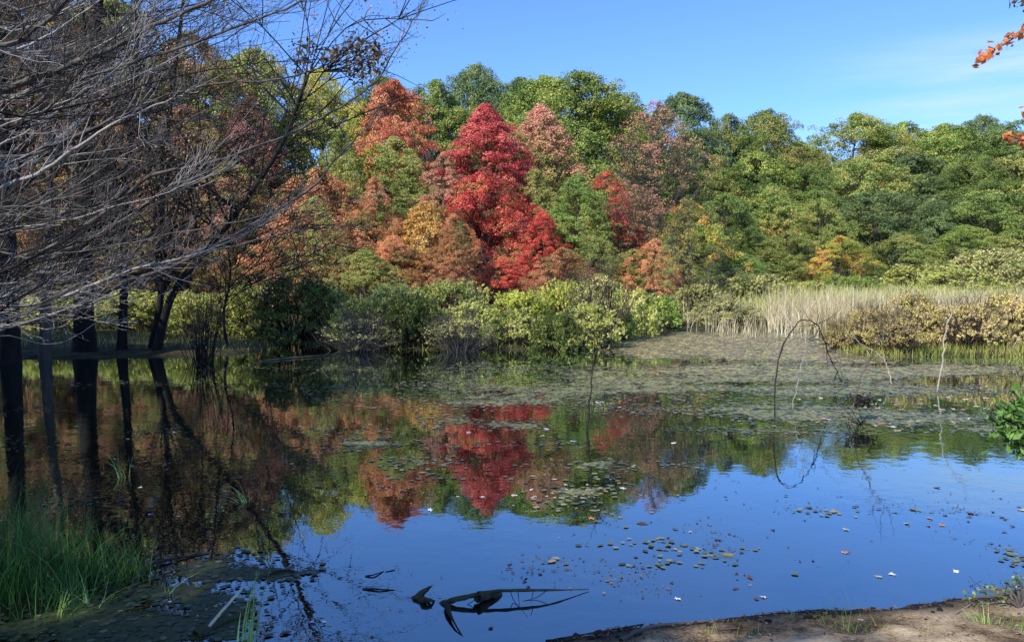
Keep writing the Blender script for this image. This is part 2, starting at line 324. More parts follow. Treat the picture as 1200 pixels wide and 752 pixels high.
sx = N('ShaderNodeSeparateXYZ'); L(tc.outputs['Generated'], sx.inputs[0])
mx_ = N('ShaderNodeMapRange', interpolation_type='SMOOTHSTEP'); L(sx.outputs[0], mx_.inputs[0]); mx_.inputs[1].default_value = .29; mx_.inputs[2].default_value = .5
mz = N('ShaderNodeMapRange', interpolation_type='SMOOTHSTEP'); L(sx.outputs[2], mz.inputs[0]); mz.inputs[1].default_value = .265; mz.inputs[2].default_value = .215
cl = N('ShaderNodeMapRange'); L(nz.outputs[0], cl.inputs[0]); cl.inputs[1].default_value = .34; cl.inputs[2].default_value = .56; cl.inputs[4].default_value = .9
m1 = N('ShaderNodeMath', operation='MULTIPLY'); L(mx_.outputs[0], m1.inputs[0]); L(mz.outputs[0], m1.inputs[1])
m2 = N('ShaderNodeMath', operation='MULTIPLY'); L(m1.outputs[0], m2.inputs[0]); L(cl.outputs[0], m2.inputs[1])
mix = nt.nodes.new('ShaderNodeMix'); mix.data_type = 'RGBA'; L(m2.outputs[0], mix.inputs[0])
tintn = nt.nodes.new('ShaderNodeMix'); tintn.data_type = 'RGBA'; tintn.blend_type = 'MULTIPLY'; tintn.inputs[0].default_value = 1
L(sky.outputs[0], tintn.inputs[6]); tintn.inputs[7].default_value = (.84, 1.19, 1.86, 1)
L(tintn.outputs[2], mix.inputs[6]); mix.inputs[7].default_value = (5.2, 6.6, 7.2, 1)
bg = N('ShaderNodeBackground', Strength=.140); L(mix.outputs[2], bg.inputs[0]); wo = N('ShaderNodeOutputWorld'); L(bg.outputs[0], wo.inputs[0])
sd = bpy.data.lights.new('sun', 'SUN'); sd.energy = 5.0; sd.angle = R(.55); sd.color = (1, .945, .83)
so = bpy.data.objects.new('sun', sd); C.objects.link(so); so.rotation_euler = S.to_track_quat('Z', 'Y').to_euler(); so.location = (-10, -20, 30)
scene.view_settings.view_transform = 'Standard'; scene.view_settings.look = 'None'; scene.view_settings.exposure = 0
scene.cycles.max_bounces = 6; scene.cycles.transparent_max_bounces = 8; scene.cycles.use_denoising = True
scene.cycles.diffuse_bounces = 2; scene.cycles.glossy_bounces = 3

# ------------------------------------------------------------------ terrain
pond_px = [(-260, 425), (-120, 418), (60, 420), (150, 418), (235, 417), (275, 414), (325, 409), (322, 404), (345, 403), (420, 408), (500, 410), (600, 410), (680, 408), (725, 398), (742, 387), (800, 387), (880, 388), (955, 390), (975, 402), (1000, 416), (1100, 418), (1210, 418), (1420, 432)]
pond = [on(*p)[:2] for p in pond_px] + [np.array([14, 14.]), np.array([9.5, 8.2])]
pond += [on(*p)[:2] for p in [(1290, 674), (1205, 689), (1130, 702), (1075, 710), (1000, 715), (900, 718), (850, 723), (770, 729), (720, 736), (670, 747), (620, 762)]]
pond += [np.array([-.4, 4.2]), np.array([-2.0, 4.0]), np.array([-3.2, 4.6]), np.array([-4.0, 5.6]), np.array([-4.9, 6.6]), np.array([-5.6, 7.6]), np.array([-6.5, 9.]), np.array([-9.5, 13.]), np.array([-14, 18.])]
pond = np.array(pond)
def pond_sd(X, Y):
    X = np.asarray(X, float); Y = np.asarray(Y, float); best = np.full(X.shape, 1e9); ins = np.zeros(X.shape, bool)
    for i in range(len(pond)):
        a = pond[i]; b = pond[(i + 1) % len(pond)]; d = b - a
        t = np.clip(((X - a[0]) * d[0] + (Y - a[1]) * d[1]) / (d @ d), 0, 1)
        best = np.minimum(best, np.hypot(X - a[0] - t * d[0], Y - a[1] - t * d[1]))
        c = ((a[1] > Y) != (b[1] > Y)) & (X < (b[0] - a[0]) * (Y - a[1]) / (b[1] - a[1] + 1e-12) + a[0]); ins ^= c
    return np.where(ins, -best, best)
def terrain(X, Y):
    X = np.asarray(X, float); Y = np.asarray(Y, float)
    s = pond_sd(X, Y) + (fbm(X, Y, 1.6, 4, 3) - .47) * .5 * np.clip(Y / 12, .42, 1.4) + (vnoise(X, Y, 9, 2) - .5) * .05
    out = np.maximum(s, 0); near = np.clip((9 - Y) / 2, 0, 1)
    h = .09 * (1 - np.exp(-out / .25)) + .013 * out + near * .085 * out + .1 * (1 - np.exp(-out / 4))
    h = np.where(s > 0, h, -.7 * (1 - np.exp(s / 1.5)))
    h = h + sstep(85, 190, Y) * 13 + sstep(.0, .6, out) * ((fbm(X, Y, .9, 4, 9) - .47) * .12 + (fbm(X, Y, 7, 4, 5) - .46) * .07)
    h = h + sstep(30, 120, -X) * 5
    return h
def tz(x, y): return float(terrain(np.array([x]), np.array([y]))[0])

def axis(*seg):
    r = [seg[0][0]]
    for a, b, st in seg: r += list(np.linspace(a, b, max(2, int(round((b - a) / st)) + 1))[1:])
    return np.array(r)
xs = axis((-400, -60, 20), (-60, -24, 1.5), (-24, -6, .3), (-6, 7, .055), (7, 30, .3), (30, 70, 1.5), (70, 400, 20))
ys = axis((-60, -4, 4), (-4, 3.6, .5), (3.6, 8.6, .055), (8.6, 50, .35), (50, 120, 3), (120, 420, 12))
GX, GY = np.meshgrid(xs, ys); GZ = terrain(GX, GY)
def gridfaces(ny, nx):
    i = np.arange(ny - 1)[:, None] * nx + np.arange(nx - 1)[None, :]
    return np.stack([i, i + 1, i + nx + 1, i + nx], -1).reshape(-1, 4)
me = mesh('ground', np.stack([GX, GY, GZ], -1).reshape(-1, 3), gridfaces(*GX.shape), smooth=True)
tag(part('ground', me, M['ground']), kind='structure')
wx = np.linspace(-60, 60, 13); wy = np.linspace(-2, 60, 9); WX, WY = np.meshgrid(wx, wy)
tag(part('pond_water', mesh('pond_water', np.stack([WX, WY, WX * 0], -1).reshape(-1, 3), gridfaces(*WX.shape)), M['water']), kind='structure')

# ------------------------------------------------------------------ floating vegetation
blobs = [  # px, py, rx, ry, amplitude
    (840, 402, 130, 14, 1.3), (930, 425, 110, 16, 1.1), (1000, 440, 150, 14, .9), (860, 442, 130, 14, .8), (960, 462, 150, 12, .75), (780, 455, 90, 14, .7), (700, 440, 70, 8, .6), (620, 470, 80, 8, .62), (520, 492, 60, 6, .6), (560, 520, 60, 6, .5), (400, 505, 70, 6, .45), (360, 455, 80, 6, .4), (700, 545, 50, 7, .5), (470, 560, 40, 5, .45),
    (1120, 432, 120, 8, .8), (1130, 458, 120, 7, .5), (1090, 490, 160, 13, .85), (960, 485, 120, 12, .7), (870, 480, 90, 8, .5), (1170, 505, 60, 8, .6),
    (760, 415, 40, 14, .6), (740, 480, 80, 9, .45), (660, 458, 90, 10, .6), (540, 455, 100, 9, .55), (570, 497, 90, 8, .5), (430, 520, 60, 9, .95), (480, 445, 180, 14, .32), (560, 560, 170, 40, .27), (380, 560, 90, 40, .22), (780, 545, 120, 20, .3), (860, 505, 120, 9, .5), (1000, 508, 140, 6, .5), (600, 430, 120, 8, .45), (560, 470, 70, 7, .6), (620, 500, 60, 6, .6), (720, 520, 60, 6, .5), (640, 520, 60, 7, .4),
    (500, 540, 60, 8, .55), (500, 480, 80, 8, .5), (400, 470, 80, 7, .5), (690, 575, 60, 16, .68), (620, 590, 60, 10, .45), (780, 640, 90, 12, .5), (720, 612, 60, 12, .3), (850, 655, 60, 14, .55), (655, 658, 18, 4, .75),
    (640, 600, 40, 6, .4), (690, 640, 16, 4, .7), (750, 662, 30, 6, .5), (700, 680, 30, 5, .35), (650, 670, 30, 8, .3), (935, 672, 22, 5, .6), (720, 695, 26, 4, .55),
    (240, 662, 120, 20, .85), (330, 675, 60, 10, .65), (180, 700, 110, 24, .62), (60, 730, 200, 34, .9), (150, 742, 120, 20, .85), (270, 730, 30, 30, .6), (250, 700, 70, 30, .45), (330, 740, 60, 10, .35),
    (30, 520, 90, 14, .5), (60, 480, 130, 10, .4), (200, 505, 80, 8, .35), (150, 450, 160, 8, .4), (320, 432, 100, 5, .45), (260, 560, 60, 8, .25), (60, 590, 120, 30, .45),
    (1110, 598, 70, 5, .45), (1190, 655, 25, 14, .85), (1180, 690, 30, 8, .6), (960, 600, 70, 8, .45), (1150, 610, 60, 5, .35), (820, 620, 50, 6, .3), (905, 640, 40, 6, .25)]
def density(X, Y):
    px, py = proj(X, Y, np.zeros_like(X)); d = np.zeros_like(X)
    for (a, b, rx, ry, am) in blobs:
        q = ((px - a) / rx) ** 2 + ((py - b) / ry) ** 2; d += am * np.exp(-q * 1.1)
    d = np.minimum(d * np.where(px > 620, 1.22, 1.1), 1.12)
    # open lanes
    for (a, b, rx, ry, am) in [(1150, 474, 110, 7, .8), (830, 424, 120, 2.5, .6), (900, 450, 90, 3, .6), (1010, 428, 90, 2.5, .5), (760, 440, 70, 3, .5), (990, 468, 80, 3, .45), (820, 462, 90, 3.5, .5), (1120, 446, 90, 4, .7), (960, 520, 300, 9, .6), (860, 520, 60, 8, .4), (700, 500, 60, 6, .3)]:
        d -= am * np.exp(-(((px - a) / rx) ** 2 + ((py - b) / ry) ** 2))
    return np.clip(d, 0, 1.05), px, py
fx_ = axis((-17, -6, .3), (-6, 8, .12), (8, 26, .3)); fy_ = axis((4.2, 12, .1), (12, 37, .25))
DX, DY = np.meshgrid(fx_, fy_); dn, dpx, dpy = density(DX, DY)
Fq = gridfaces(*DX.shape); dr = dn.ravel(); keep = dr[Fq].max(1) > .2; Fq = Fq[keep]
used, inv = np.unique(Fq, return_inverse=True)
Vv = np.stack([DX, DY, DX * 0 + .004], -1).reshape(-1, 3)[used]
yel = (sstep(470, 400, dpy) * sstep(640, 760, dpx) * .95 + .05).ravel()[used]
shade_mask = (sstep(420, 330, dpx) * .8).ravel()[used]  # tree shade on the left mats, put into the film colour
me = mesh('duckweed', Vv, inv.reshape(-1, 4), tint=np.stack([yel, shade_mask, yel], 1), attr=dr[used] * .475)
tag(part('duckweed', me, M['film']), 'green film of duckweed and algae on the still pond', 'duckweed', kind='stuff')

def scatter_pads():
    n = 230000; X = rng.uniform(-15, 24, n); Y = 4.3 + (rng.random(n) ** 1.25) * 31
    keep = np.abs(X) < Y * .68 + .6; X, Y = X[keep], Y[keep]
    d, px, py = density(X, Y); cl_ = fbm(X, Y, 1.9, 4, 21)
    sel = (rng.random(len(X)) < np.clip(d * 1.2 + cl_ * 1.1 - .85, 0, 1) * .9) & (pond_sd(X, Y) < -.12)
    X, Y, d = X[sel], Y[sel], d[sel]; n = len(X); r = rng.uniform(.014, .045, n) * np.clip(.6 + Y * .035, .8, 1.6)
    k = 8; a = np.linspace(0, 2 * math.pi, k, endpoint=False)[None] + rng.uniform(0, 6.28, (n, 1)); e = rng.uniform(.6, 1, (n, 1)); th = rng.uniform(0, 6.28, (n, 1))
    wob = 1 + rng.normal(size=(n, k)) * .09
    u = r[:, None] * np.cos(a) * wob; v = r[:, None] * np.sin(a) * e * wob
    x = X[:, None] + u * np.cos(th) - v * np.sin(th); y = Y[:, None] + u * np.sin(th) + v * np.cos(th)
    z = .006 + rng.random((n, 1)) * .006 + rng.normal(size=(n, k)) * .0012
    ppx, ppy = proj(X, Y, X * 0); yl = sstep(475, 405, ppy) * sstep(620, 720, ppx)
    t = np.repeat(np.clip(rng.normal(.48, .26, n) + yl * .42 - sstep(430, 330, ppx) * .42, 0, 1), k)  # pads at left get a darker tint for the shade there
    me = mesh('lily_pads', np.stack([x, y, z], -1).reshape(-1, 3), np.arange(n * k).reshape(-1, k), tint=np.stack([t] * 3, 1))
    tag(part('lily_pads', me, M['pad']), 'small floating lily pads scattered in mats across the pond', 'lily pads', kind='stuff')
scatter_pads()

# ------------------------------------------------------------------ trees
def prof(kind, t):
    if kind == 'dome': return np.sin(np.clip(t, 0, 1) ** .75 * math.pi) ** .55
    if kind == 'cone': return np.clip((1 - t ** 2.0) ** .8 * (np.minimum(t / .22, 1)) ** .5, 0.06, 1)
    if kind == 'egg': return np.sin(np.clip(t, 0, 1) ** .62 * math.pi) ** .65
VOID = .36
def make_tree(kind, H, W, base, nclump, per, leaf, dens=1.0, csize=(.09, .16), flat=.6, limbs=46, inner=.30, nleader=1):
    cb = H * base; ch = H - cb
    t = rng.random(nclump) ** .85; th = rng.uniform(0, 2 * math.pi, nclump)
    ok = vnoise(th * 1.6, t * 5.5, 1, int(rng.integers(0, 99))) > VOID; t = t[ok]; th = th[ok]; nclump = len(t)
    pr = prof(kind, t) * (.78 + .44 * vnoise(th * 1.3, t * 2.6, 1, int(rng.integers(0, 99)))); rad = W / 2 * pr * (inner + (1 - inner) * rng.random(nclump) ** .5)
    rad = rad * np.where(rng.random(nclump) < .07, rng.uniform(1.05, 1.28, nclump), 1)
    # lobes so that the outline is uneven
    lob = 1 + .2 * np.sin(th * 3 + t * 5 + rng.uniform(0, 6)) + .1 * np.sin(th * 5 - t * 9)
    rad = rad * lob; cen = np.stack([rad * np.cos(th), rad * np.sin(th), cb + ch * (.04 + .92 * t)], 1)
    cr = W * rng.uniform(*csize, nclump) * (.55 + .45 * pr)
    wdt = rng.random(nclump)
    n_each = np.maximum(8, (per * (cr / cr.mean()) ** 2 * rng.uniform(.6, 1.2, nclump) * dens)).astype(int)
    idx = np.repeat(np.arange(nclump), n_each); n = len(idx)
    u = rng.normal(size=(n, 3)); u /= np.linalg.norm(u, axis=1)[:, None]; u[:, 2] = np.where(u[:, 2] < -.55, -u[:, 2] * .6, u[:, 2])
    rr = rng.uniform(.45, 1.08, n) ** .7
    off = u * (rr * cr[idx])[:, None]; off[:, 2] *= flat
    # sub-clumping : pull the leaves of a clump to a few sprays
    ns = 14; spr = rng.normal(size=(nclump, ns, 3)); spr /= np.linalg.norm(spr, axis=2)[..., None]; spr[..., 2] = np.abs(spr[..., 2]) * 1.2 - .5
    sk = rng.integers(0, ns, n); so_ = spr[idx, sk] * (cr[idx] * .85)[:, None]; so_[:, 2] *= flat
    mixw = rng.choice([0, 1], n, p=[.35, .65])[:, None]
    off = off * (1 - mixw) + (so_ + u * (cr[idx] * .26)[:, None]) * mixw
    P = cen[idx] + off
    Nn = u * .8 + np.array([0, 0, .45]) + rng.normal(size=(n, 3)) * .5 + np.stack([np.cos(th[idx]), np.sin(th[idx]), 0 * th[idx]], 1) * .35
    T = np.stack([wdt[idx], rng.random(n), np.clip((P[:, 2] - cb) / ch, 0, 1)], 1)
    mb = MB(); mb.leaves(P, Nn, leaf * rng.uniform(.6, 1.35, n), T, asp=.7); crown = mb.build('crown')
    tb = MB(); zz = np.linspace(-.6, H * .82, 12); ph = rng.uniform(0, 6)
    wob = np.stack([np.sin(zz * .5 + ph) * W * .02 * (zz > 0), np.cos(zz * .37 + ph) * W * .02 * (zz > 0), zz], 1)
    r0 = H * .014; tr = r0 * (1 - zz.clip(0) / (H * .98)) ** .8; tr[0] *= 1.5; tr[1] *= 1.1
    tb.tube(wob, tr, 8)
    for i in rng.choice(nclump, min(limbs, nclump), replace=False):
        c = cen[i]; z0 = max(H * base * .75, c[2] - (abs(c[0]) + abs(c[1])) * rng.uniform(.5, 1.1)); z0 = min(z0, H * .85)
        a = np.array([np.interp(z0, zz, wob[:, 0]), np.interp(z0, zz, wob[:, 1]), z0]); mid = (a + c) / 2 + np.array([0, 0, -.03 * H]) * rng.uniform(-.3, 1)
        Pl = spline([a, mid, c], 7) + rng.normal(size=(7, 3)) * .02 * W * .3
        r1 = np.interp(z0, zz, tr) * rng.uniform(.35, .6) * (.45 if limbs > 100 else 1); tb.tube(Pl, np.linspace(r1, .012, 7), 4)
        for k in range(5):
            e = c + (rng.normal(size=3)) * cr[i] * .5; s0 = Pl[rng.integers(3, 7)]; tb.tube(spline([s0, (s0 + e) / 2 + rng.normal(size=3) * .1, e], 4), np.linspace(.022, .008, 4), 3)
    return crown, tb.build('trunk', smooth=True), H, W

V = {
    'dome1': make_tree('dome', 16, 11, .08, 1350, 150, .115, csize=(.035, .085), flat=.8, inner=.12), 'dome2': make_tree('dome', 15, 10, .08, 1250, 150, .11, csize=(.035, .085), flat=.75, inner=.12), 'dome3': make_tree('dome', 15, 9, .06, 1200, 145, .11, csize=(.035, .09), flat=.8, inner=.12),
    'cone1': make_tree('cone', 14, 8, .05, 1200, 120, .088, csize=(.028, .07), flat=.85), 'cone2': make_tree('cone', 14, 8, .05, 1000, 125, .088, csize=(.028, .075), flat=1.2),
    'egg1': make_tree('egg', 14, 9, .04, 1200, 125, .095, csize=(.028, .07), flat=.75), 'egg2': make_tree('egg', 14, 9, .03, 1250, 110, .095, csize=(.028, .068), flat=.7),
    'low1': make_tree('egg', 8, 8, .04, 900, 125, .09, csize=(.03, .075), flat=.7), 'low2': make_tree('dome', 9, 8.5, .03, 1000, 125, .095, csize=(.03, .075), flat=.7), 'low3': make_tree('egg', 7, 8, .03, 800, 120, .085, csize=(.03, .08), flat=.65),
    'thin1': make_tree('egg', 15, 8, .08, 800, 40, .09, csize=(.03, .08), flat=.8, limbs=190), 'thin2': make_tree('egg', 14, 8, .06, 800, 52, .09, csize=(.03, .07), flat=.8, limbs=120),
}
LOWK = {'dome1': 'low2', 'dome2': 'low2', 'dome3': 'low1', 'egg1': 'low1', 'egg2': 'low3', 'cone1': 'low1', 'cone2': 'low1'}
LOWK = {'dome1': 'low2', 'dome2': 'low2', 'dome3': 'low1', 'egg1': 'low1', 'egg2': 'low3', 'cone1': 'low1', 'cone2': 'low1'}
def tree(var, px, top, wpx, D, mat, label, cat='tree', name='tree', group=None, bark='bark'):
    p = at(px, top, D); g = tz(p[0], D); h = p[2] - g; wd = wpx * D / F * (1.35 if group in (G_r, G_b) else 1.22)
    if h / wd < 1.2 and var in LOWK: var = LOWK[var]
    crown, trunk, H, W = V[var]
    o = thing(name, label, cat, (p[0], D, g), rng.uniform(0, 6.28), (wd / W, wd / W * rng.uniform(.85, 1.1), h / H * 1.02), group)
    part('crown', crown, M[mat], o); part('trunk', trunk, M[bark], o); return o

G_r = 'green trees of the wood on the right'; G_b = 'green trees on the skyline behind the red maples'; G_l = 'trees behind the bare branches on the left'
T = [
    # skyline behind the maples
    ('dome1', 560, 74, 95, 84, 'bluegreen', 'tallest dull blue green tree on the skyline behind the scarlet maple', 'oak_tree', G_b),
    ('dome2', 512, 92, 100, 78, 'green', 'green skyline tree between orange red maple and tallest blue green tree', 'oak_tree', G_b),
    ('dome3', 612, 90, 90, 80, 'green2', 'mid green skyline tree just left of the broad domed oak', 'oak_tree', G_b),
    ('dome1', 676, 82, 150, 74, 'green', 'broad domed bright green oak standing above the salmon maple', 'oak_tree', G_b),
    ('dome3', 640, 88, 105, 76, 'green', 'green crown joined to the left of the broad domed oak', 'oak_tree', G_b), ('dome2', 722, 108, 80, 77, 'green', 'green crown joined to the right of the broad domed oak', 'oak_tree', G_b),
    ('dome2', 742, 122, 80, 84, 'green2', 'low green skyline tree in the dip right of the domed oak', 'oak_tree', G_b),
    ('dome3', 800, 108, 95, 88, 'bluegreen', 'dull green skyline tree rising behind the tall rust coloured tree', 'oak_tree', G_b),
    ('dome1', 446, 88, 110, 78, 'green2', 'dark green tree rising just behind the orange red maple', 'oak_tree', G_b),
    ('dome2', 855, 132, 90, 95, 'rightgreen', 'green tree right of the rust tree with faint orange crown top', 'oak_tree', G_r),
    ('dome1', 900, 128, 95, 98, 'rightgreen', 'green tree with a flat top left of the dip in the treeline', 'oak_tree', G_r),
    ('dome3', 935, 165, 80, 102, 'rightgreen', 'low green tree filling the dip in the right treeline', 'oak_tree', G_r),
    ('dome1', 1003, 132, 110, 108, 'rightgreen', 'tallest rounded green tree right of the dip in the treeline', 'oak_tree', G_r),
    ('dome2', 1062, 142, 90, 110, 'rightgreen', None, 'oak_tree', G_r), ('dome3', 1105, 140, 90, 112, 'rightgreen', None, 'oak_tree', G_r),
    ('dome1', 1150, 134, 80, 116, 'bluegreen', 'dull green tree poking above the wood below the orange near branch', 'oak_tree', G_r), ('dome2', 1200, 139, 100, 112, 'rightgreen', None, 'oak_tree', G_r), ('dome3', 1262, 135, 110, 110, 'rightgreen', None, 'oak_tree', G_r),
    # right wood, middle row
    ('dome2', 838, 182, 95, 84, 'rightgreen', None, 'oak_tree', G_r), ('dome3', 888, 178, 95, 88, 'rightgreen', None, 'oak_tree', G_r), ('dome1', 950, 190, 100, 90, 'rightgreen', None, 'oak_tree', G_r),
    ('dome2', 1010, 178, 105, 94, 'rightgreen', None, 'oak_tree', G_r), ('dome3', 1075, 172, 110, 96, 'green2', None, 'oak_tree', G_r), ('dome1', 1140, 178, 100, 92, 'rightgreen', None, 'oak_tree', G_r), ('dome2', 1205, 176, 110, 92, 'rightgreen', None, 'oak_tree', G_r), ('dome3', 1275, 170, 110, 92, 'rightgreen', None, 'oak_tree', G_r),
    # right wood, front row
    ('egg1', 850, 225, 90, 72, 'green2', 'low green tree beside the foot of the rust coloured tree', 'oak_tree', G_r), ('dome3', 905, 215, 100, 78, 'rightgreen', None, 'oak_tree', G_r), ('egg2', 962, 232, 90, 76, 'rightgreen', None, 'oak_tree', G_r),
    ('dome2', 1030, 222, 110, 80, 'rightgreen', None, 'oak_tree', G_r), ('egg1', 1095, 228, 100, 80, 'green2', None, 'oak_tree', G_r), ('dome1', 1160, 215, 110, 78, 'green2', None, 'oak_tree', G_r), ('egg2', 1225, 222, 100, 76, 'rightgreen', None, 'oak_tree', G_r),
    ('egg2', 985, 276, 70, 66, 'mixed', 'small orange tinted tree at the wood edge behind the cattails', 'maple_tree', None), ('egg1', 870, 295, 60, 60, 'bright', 'small bright green bushy tree at the foot of the right wood', 'small_tree', None), ('egg2', 1060, 270, 80, 68, 'rightgreen', None, 'oak_tree', G_r), ('egg1', 1130, 262, 90, 68, 'green2', None, 'oak_tree', G_r), ('egg2', 1190, 268, 90, 66, 'rightgreen', None, 'oak_tree', G_r),
    ('egg1', 922, 268, 80, 68, 'rightgreen', None, 'oak_tree', G_r),
    # the coloured maples
    ('dome3', 462, 92, 88, 62, 'orangered', 'tall orange red maple with a pointed flame shaped top', 'maple_tree', None),
    ('cone1', 570, 119, 132, 56, 'red', 'bright scarlet cone shaped maple, the reddest tall tree', 'maple_tree', None),
    ('cone2', 634, 121, 136, 59, 'salmon', 'salmon pink maple fading to olive below, beside the scarlet one', 'maple_tree', None),
    ('thin1', 768, 115, 112, 60, 'rust', 'tall thin rust coloured tree with grey twigs showing', 'maple_tree', None),
    ('thin2', 805, 150, 90, 63, 'green2', 'thin green tree on the right side of the tall rust tree', 'maple_tree', None),
    ('thin1', 745, 215, 80, 55, 'rust', 'lower rust brown tree at the foot of the tall rust tree', 'maple_tree', None),
    ('egg2', 808, 235, 90, 60, 'mixed', 'small orange brown tree low at the left end of the green wood', 'maple_tree', None),
    ('thin2', 712, 198, 80, 55, 'crimson', 'red maple showing right of the bright green rounded tree', 'maple_tree', None),
    ('egg1', 676, 202, 78, 52, 'bright', 'bright green rounded tree before the red maples', 'small_tree', None),
    ('egg2', 628, 196, 78, 54, 'olive', 'olive green tree below the salmon maple', 'small_tree', None),
    ('cone1', 566, 200, 110, 51, 'crimson', 'dark crimson maple spreading below the scarlet one', 'maple_tree', None),
    ('egg2', 520, 176, 80, 55, 'rust', 'rusty brown maple between olive tree and scarlet maple', 'maple_tree', None),
    ('egg1', 462, 158, 98, 57, 'olive', 'olive tree directly below the orange red maple', 'small_tree', None),
    ('egg2', 450, 205, 100, 53, 'olive', 'lower olive tree above the orange maple near shrubs', 'small_tree', None),
    ('cone2', 500, 235, 92, 48, 'orange', 'small orange maple low in front of the crimson maple', 'maple_tree', None),
    ('cone2', 545, 262, 60, 46, 'rustbright', 'small rusty pink maple between orange maple and crimson maple', 'maple_tree', None),
    ('dome2', 375, 78, 120, 66, 'yellow', 'tall yellow green tree left of the orange red maple', 'maple_tree', None),
    ('dome3', 425, 118, 70, 63, 'yellow', 'narrow yellow tree tucked against the orange red maple', 'maple_tree', None),
    ('egg2', 400, 150, 90, 56, 'olive', 'yellow olive tree behind the tip of the long bare branch', 'small_tree', None),
    ('egg1', 372, 195, 120, 51, 'rustbright', 'rust orange maple in the middle left of the wood', 'maple_tree', None),
    ('cone1', 415, 255, 90, 46, 'rustbright', 'low rust pink maple behind the left shrubs', 'maple_tree', None),
    ('egg2', 345, 245, 100, 44, 'rustbright', 'low rust maple behind the dark green shrub', 'maple_tree', None),
    ('egg1', 428, 290, 70, 42, 'olive', 'small pale olive tree just behind the shrub row', 'small_tree', None),
    ('egg2', 660, 290, 80, 44, 'rustbright', 'small rusty tree just behind the yellow green shrubs', 'maple_tree', None),
    ('egg1', 590, 300, 70, 45, 'crimson', 'small dark red maple right behind the shrub row', 'maple_tree', None),
    # left wood behind the bare branches
    ('dome1', 300, 55, 130, 62, 'olive', 'tall olive tree behind the bare branch tips', 'oak_tree', G_l), ('dome2', 225, 35, 130, 58, 'leftmix', 'tall brown leaved tree high behind the bare branches', 'oak_tree', G_l), ('dome3', 130, -5, 150, 52, 'olive', None, 'oak_tree', G_l), ('dome1', 30, -40, 170, 48, 'leftmix', None, 'oak_tree', G_l), ('dome2', -70, -60, 170, 46, 'leftmix', None, 'oak_tree', G_l),
    ('cone1', 290, 105, 110, 54, 'maroon', 'pinkish red maple half hidden by the bare branches', 'maple_tree', G_l), ('egg1', 215, 120, 120, 50, 'leftmix', None, 'oak_tree', G_l), ('egg2', 130, 100, 130, 46, 'leftmix', None, 'oak_tree', G_l), ('egg1', 40, 80, 140, 44, 'leftmix', None, 'oak_tree', G_l), ('egg2', -50, 60, 150, 42, 'leftmix', None, 'oak_tree', G_l),
    ('egg2', 270, 190, 120, 48, 'leftmix', None, 'oak_tree', G_l), ('egg1', 180, 205, 120, 44, 'leftmix', None, 'oak_tree', G_l), ('cone2', 90, 190, 120, 42, 'leftmix', None, 'oak_tree', G_l), ('egg2', 0, 190, 130, 40, 'leftmix', None, 'oak_tree', G_l),
]
trng = np.random.default_rng(5)
for i_, px in enumerate(np.arange(235, 850, 33)):   # the mixed understorey behind the shrubs
    mt = ['rustbright', 'olive', 'rust', 'crimson', 'green2', 'mixed', 'rustbright', 'leftmix', 'olive', 'salmon'][int(trng.integers(0, 10))] if px > 330 else ['leftmix', 'rust', 'rustbright'][i_ % 3]
    nm_ = {'rustbright': 'rust orange', 'olive': 'olive green', 'rust': 'brown rust', 'crimson': 'dark red', 'green2': 'green', 'mixed': 'green and orange', 'leftmix': 'dull brown', 'salmon': 'pinkish olive'}[mt]
    T.append((['egg1', 'egg2', 'dome3', 'thin2', 'dome2'][int(trng.integers(0, 5))], px + trng.uniform(-14, 14), trng.uniform(205, 292), trng.uniform(48, 82), trng.uniform(43, 53), mt, f'small {nm_} tree in the understorey just behind the shrub row', 'small_tree', f'understorey trees, {nm_}'))
wr_ = np.random.default_rng(8)
T = [t if not (t[8] == G_r and t[6] is None) else (t[0], t[1], t[2] + wr_.uniform(-4, 7), t[3] * wr_.uniform(.8, 1.15), t[4], ['rightgreen', 'green', 'green2', 'rightgreen', 'bluegreen', 'olive'][int(wr_.integers(0, 6))], *t[6:]) for t in T]
for i, (var, px, top, wpx, D, mat, lab, nm, grp) in enumerate(T):
    if lab is None: lab = {'G': ''}.get('x', 'green leafy tree in the close packed wood on the right') if grp == G_r else 'reddish brown tree seen only through the tangle of bare branches'
    tree(var, px, top, wpx, D, mat, lab, 'tree', nm, grp)

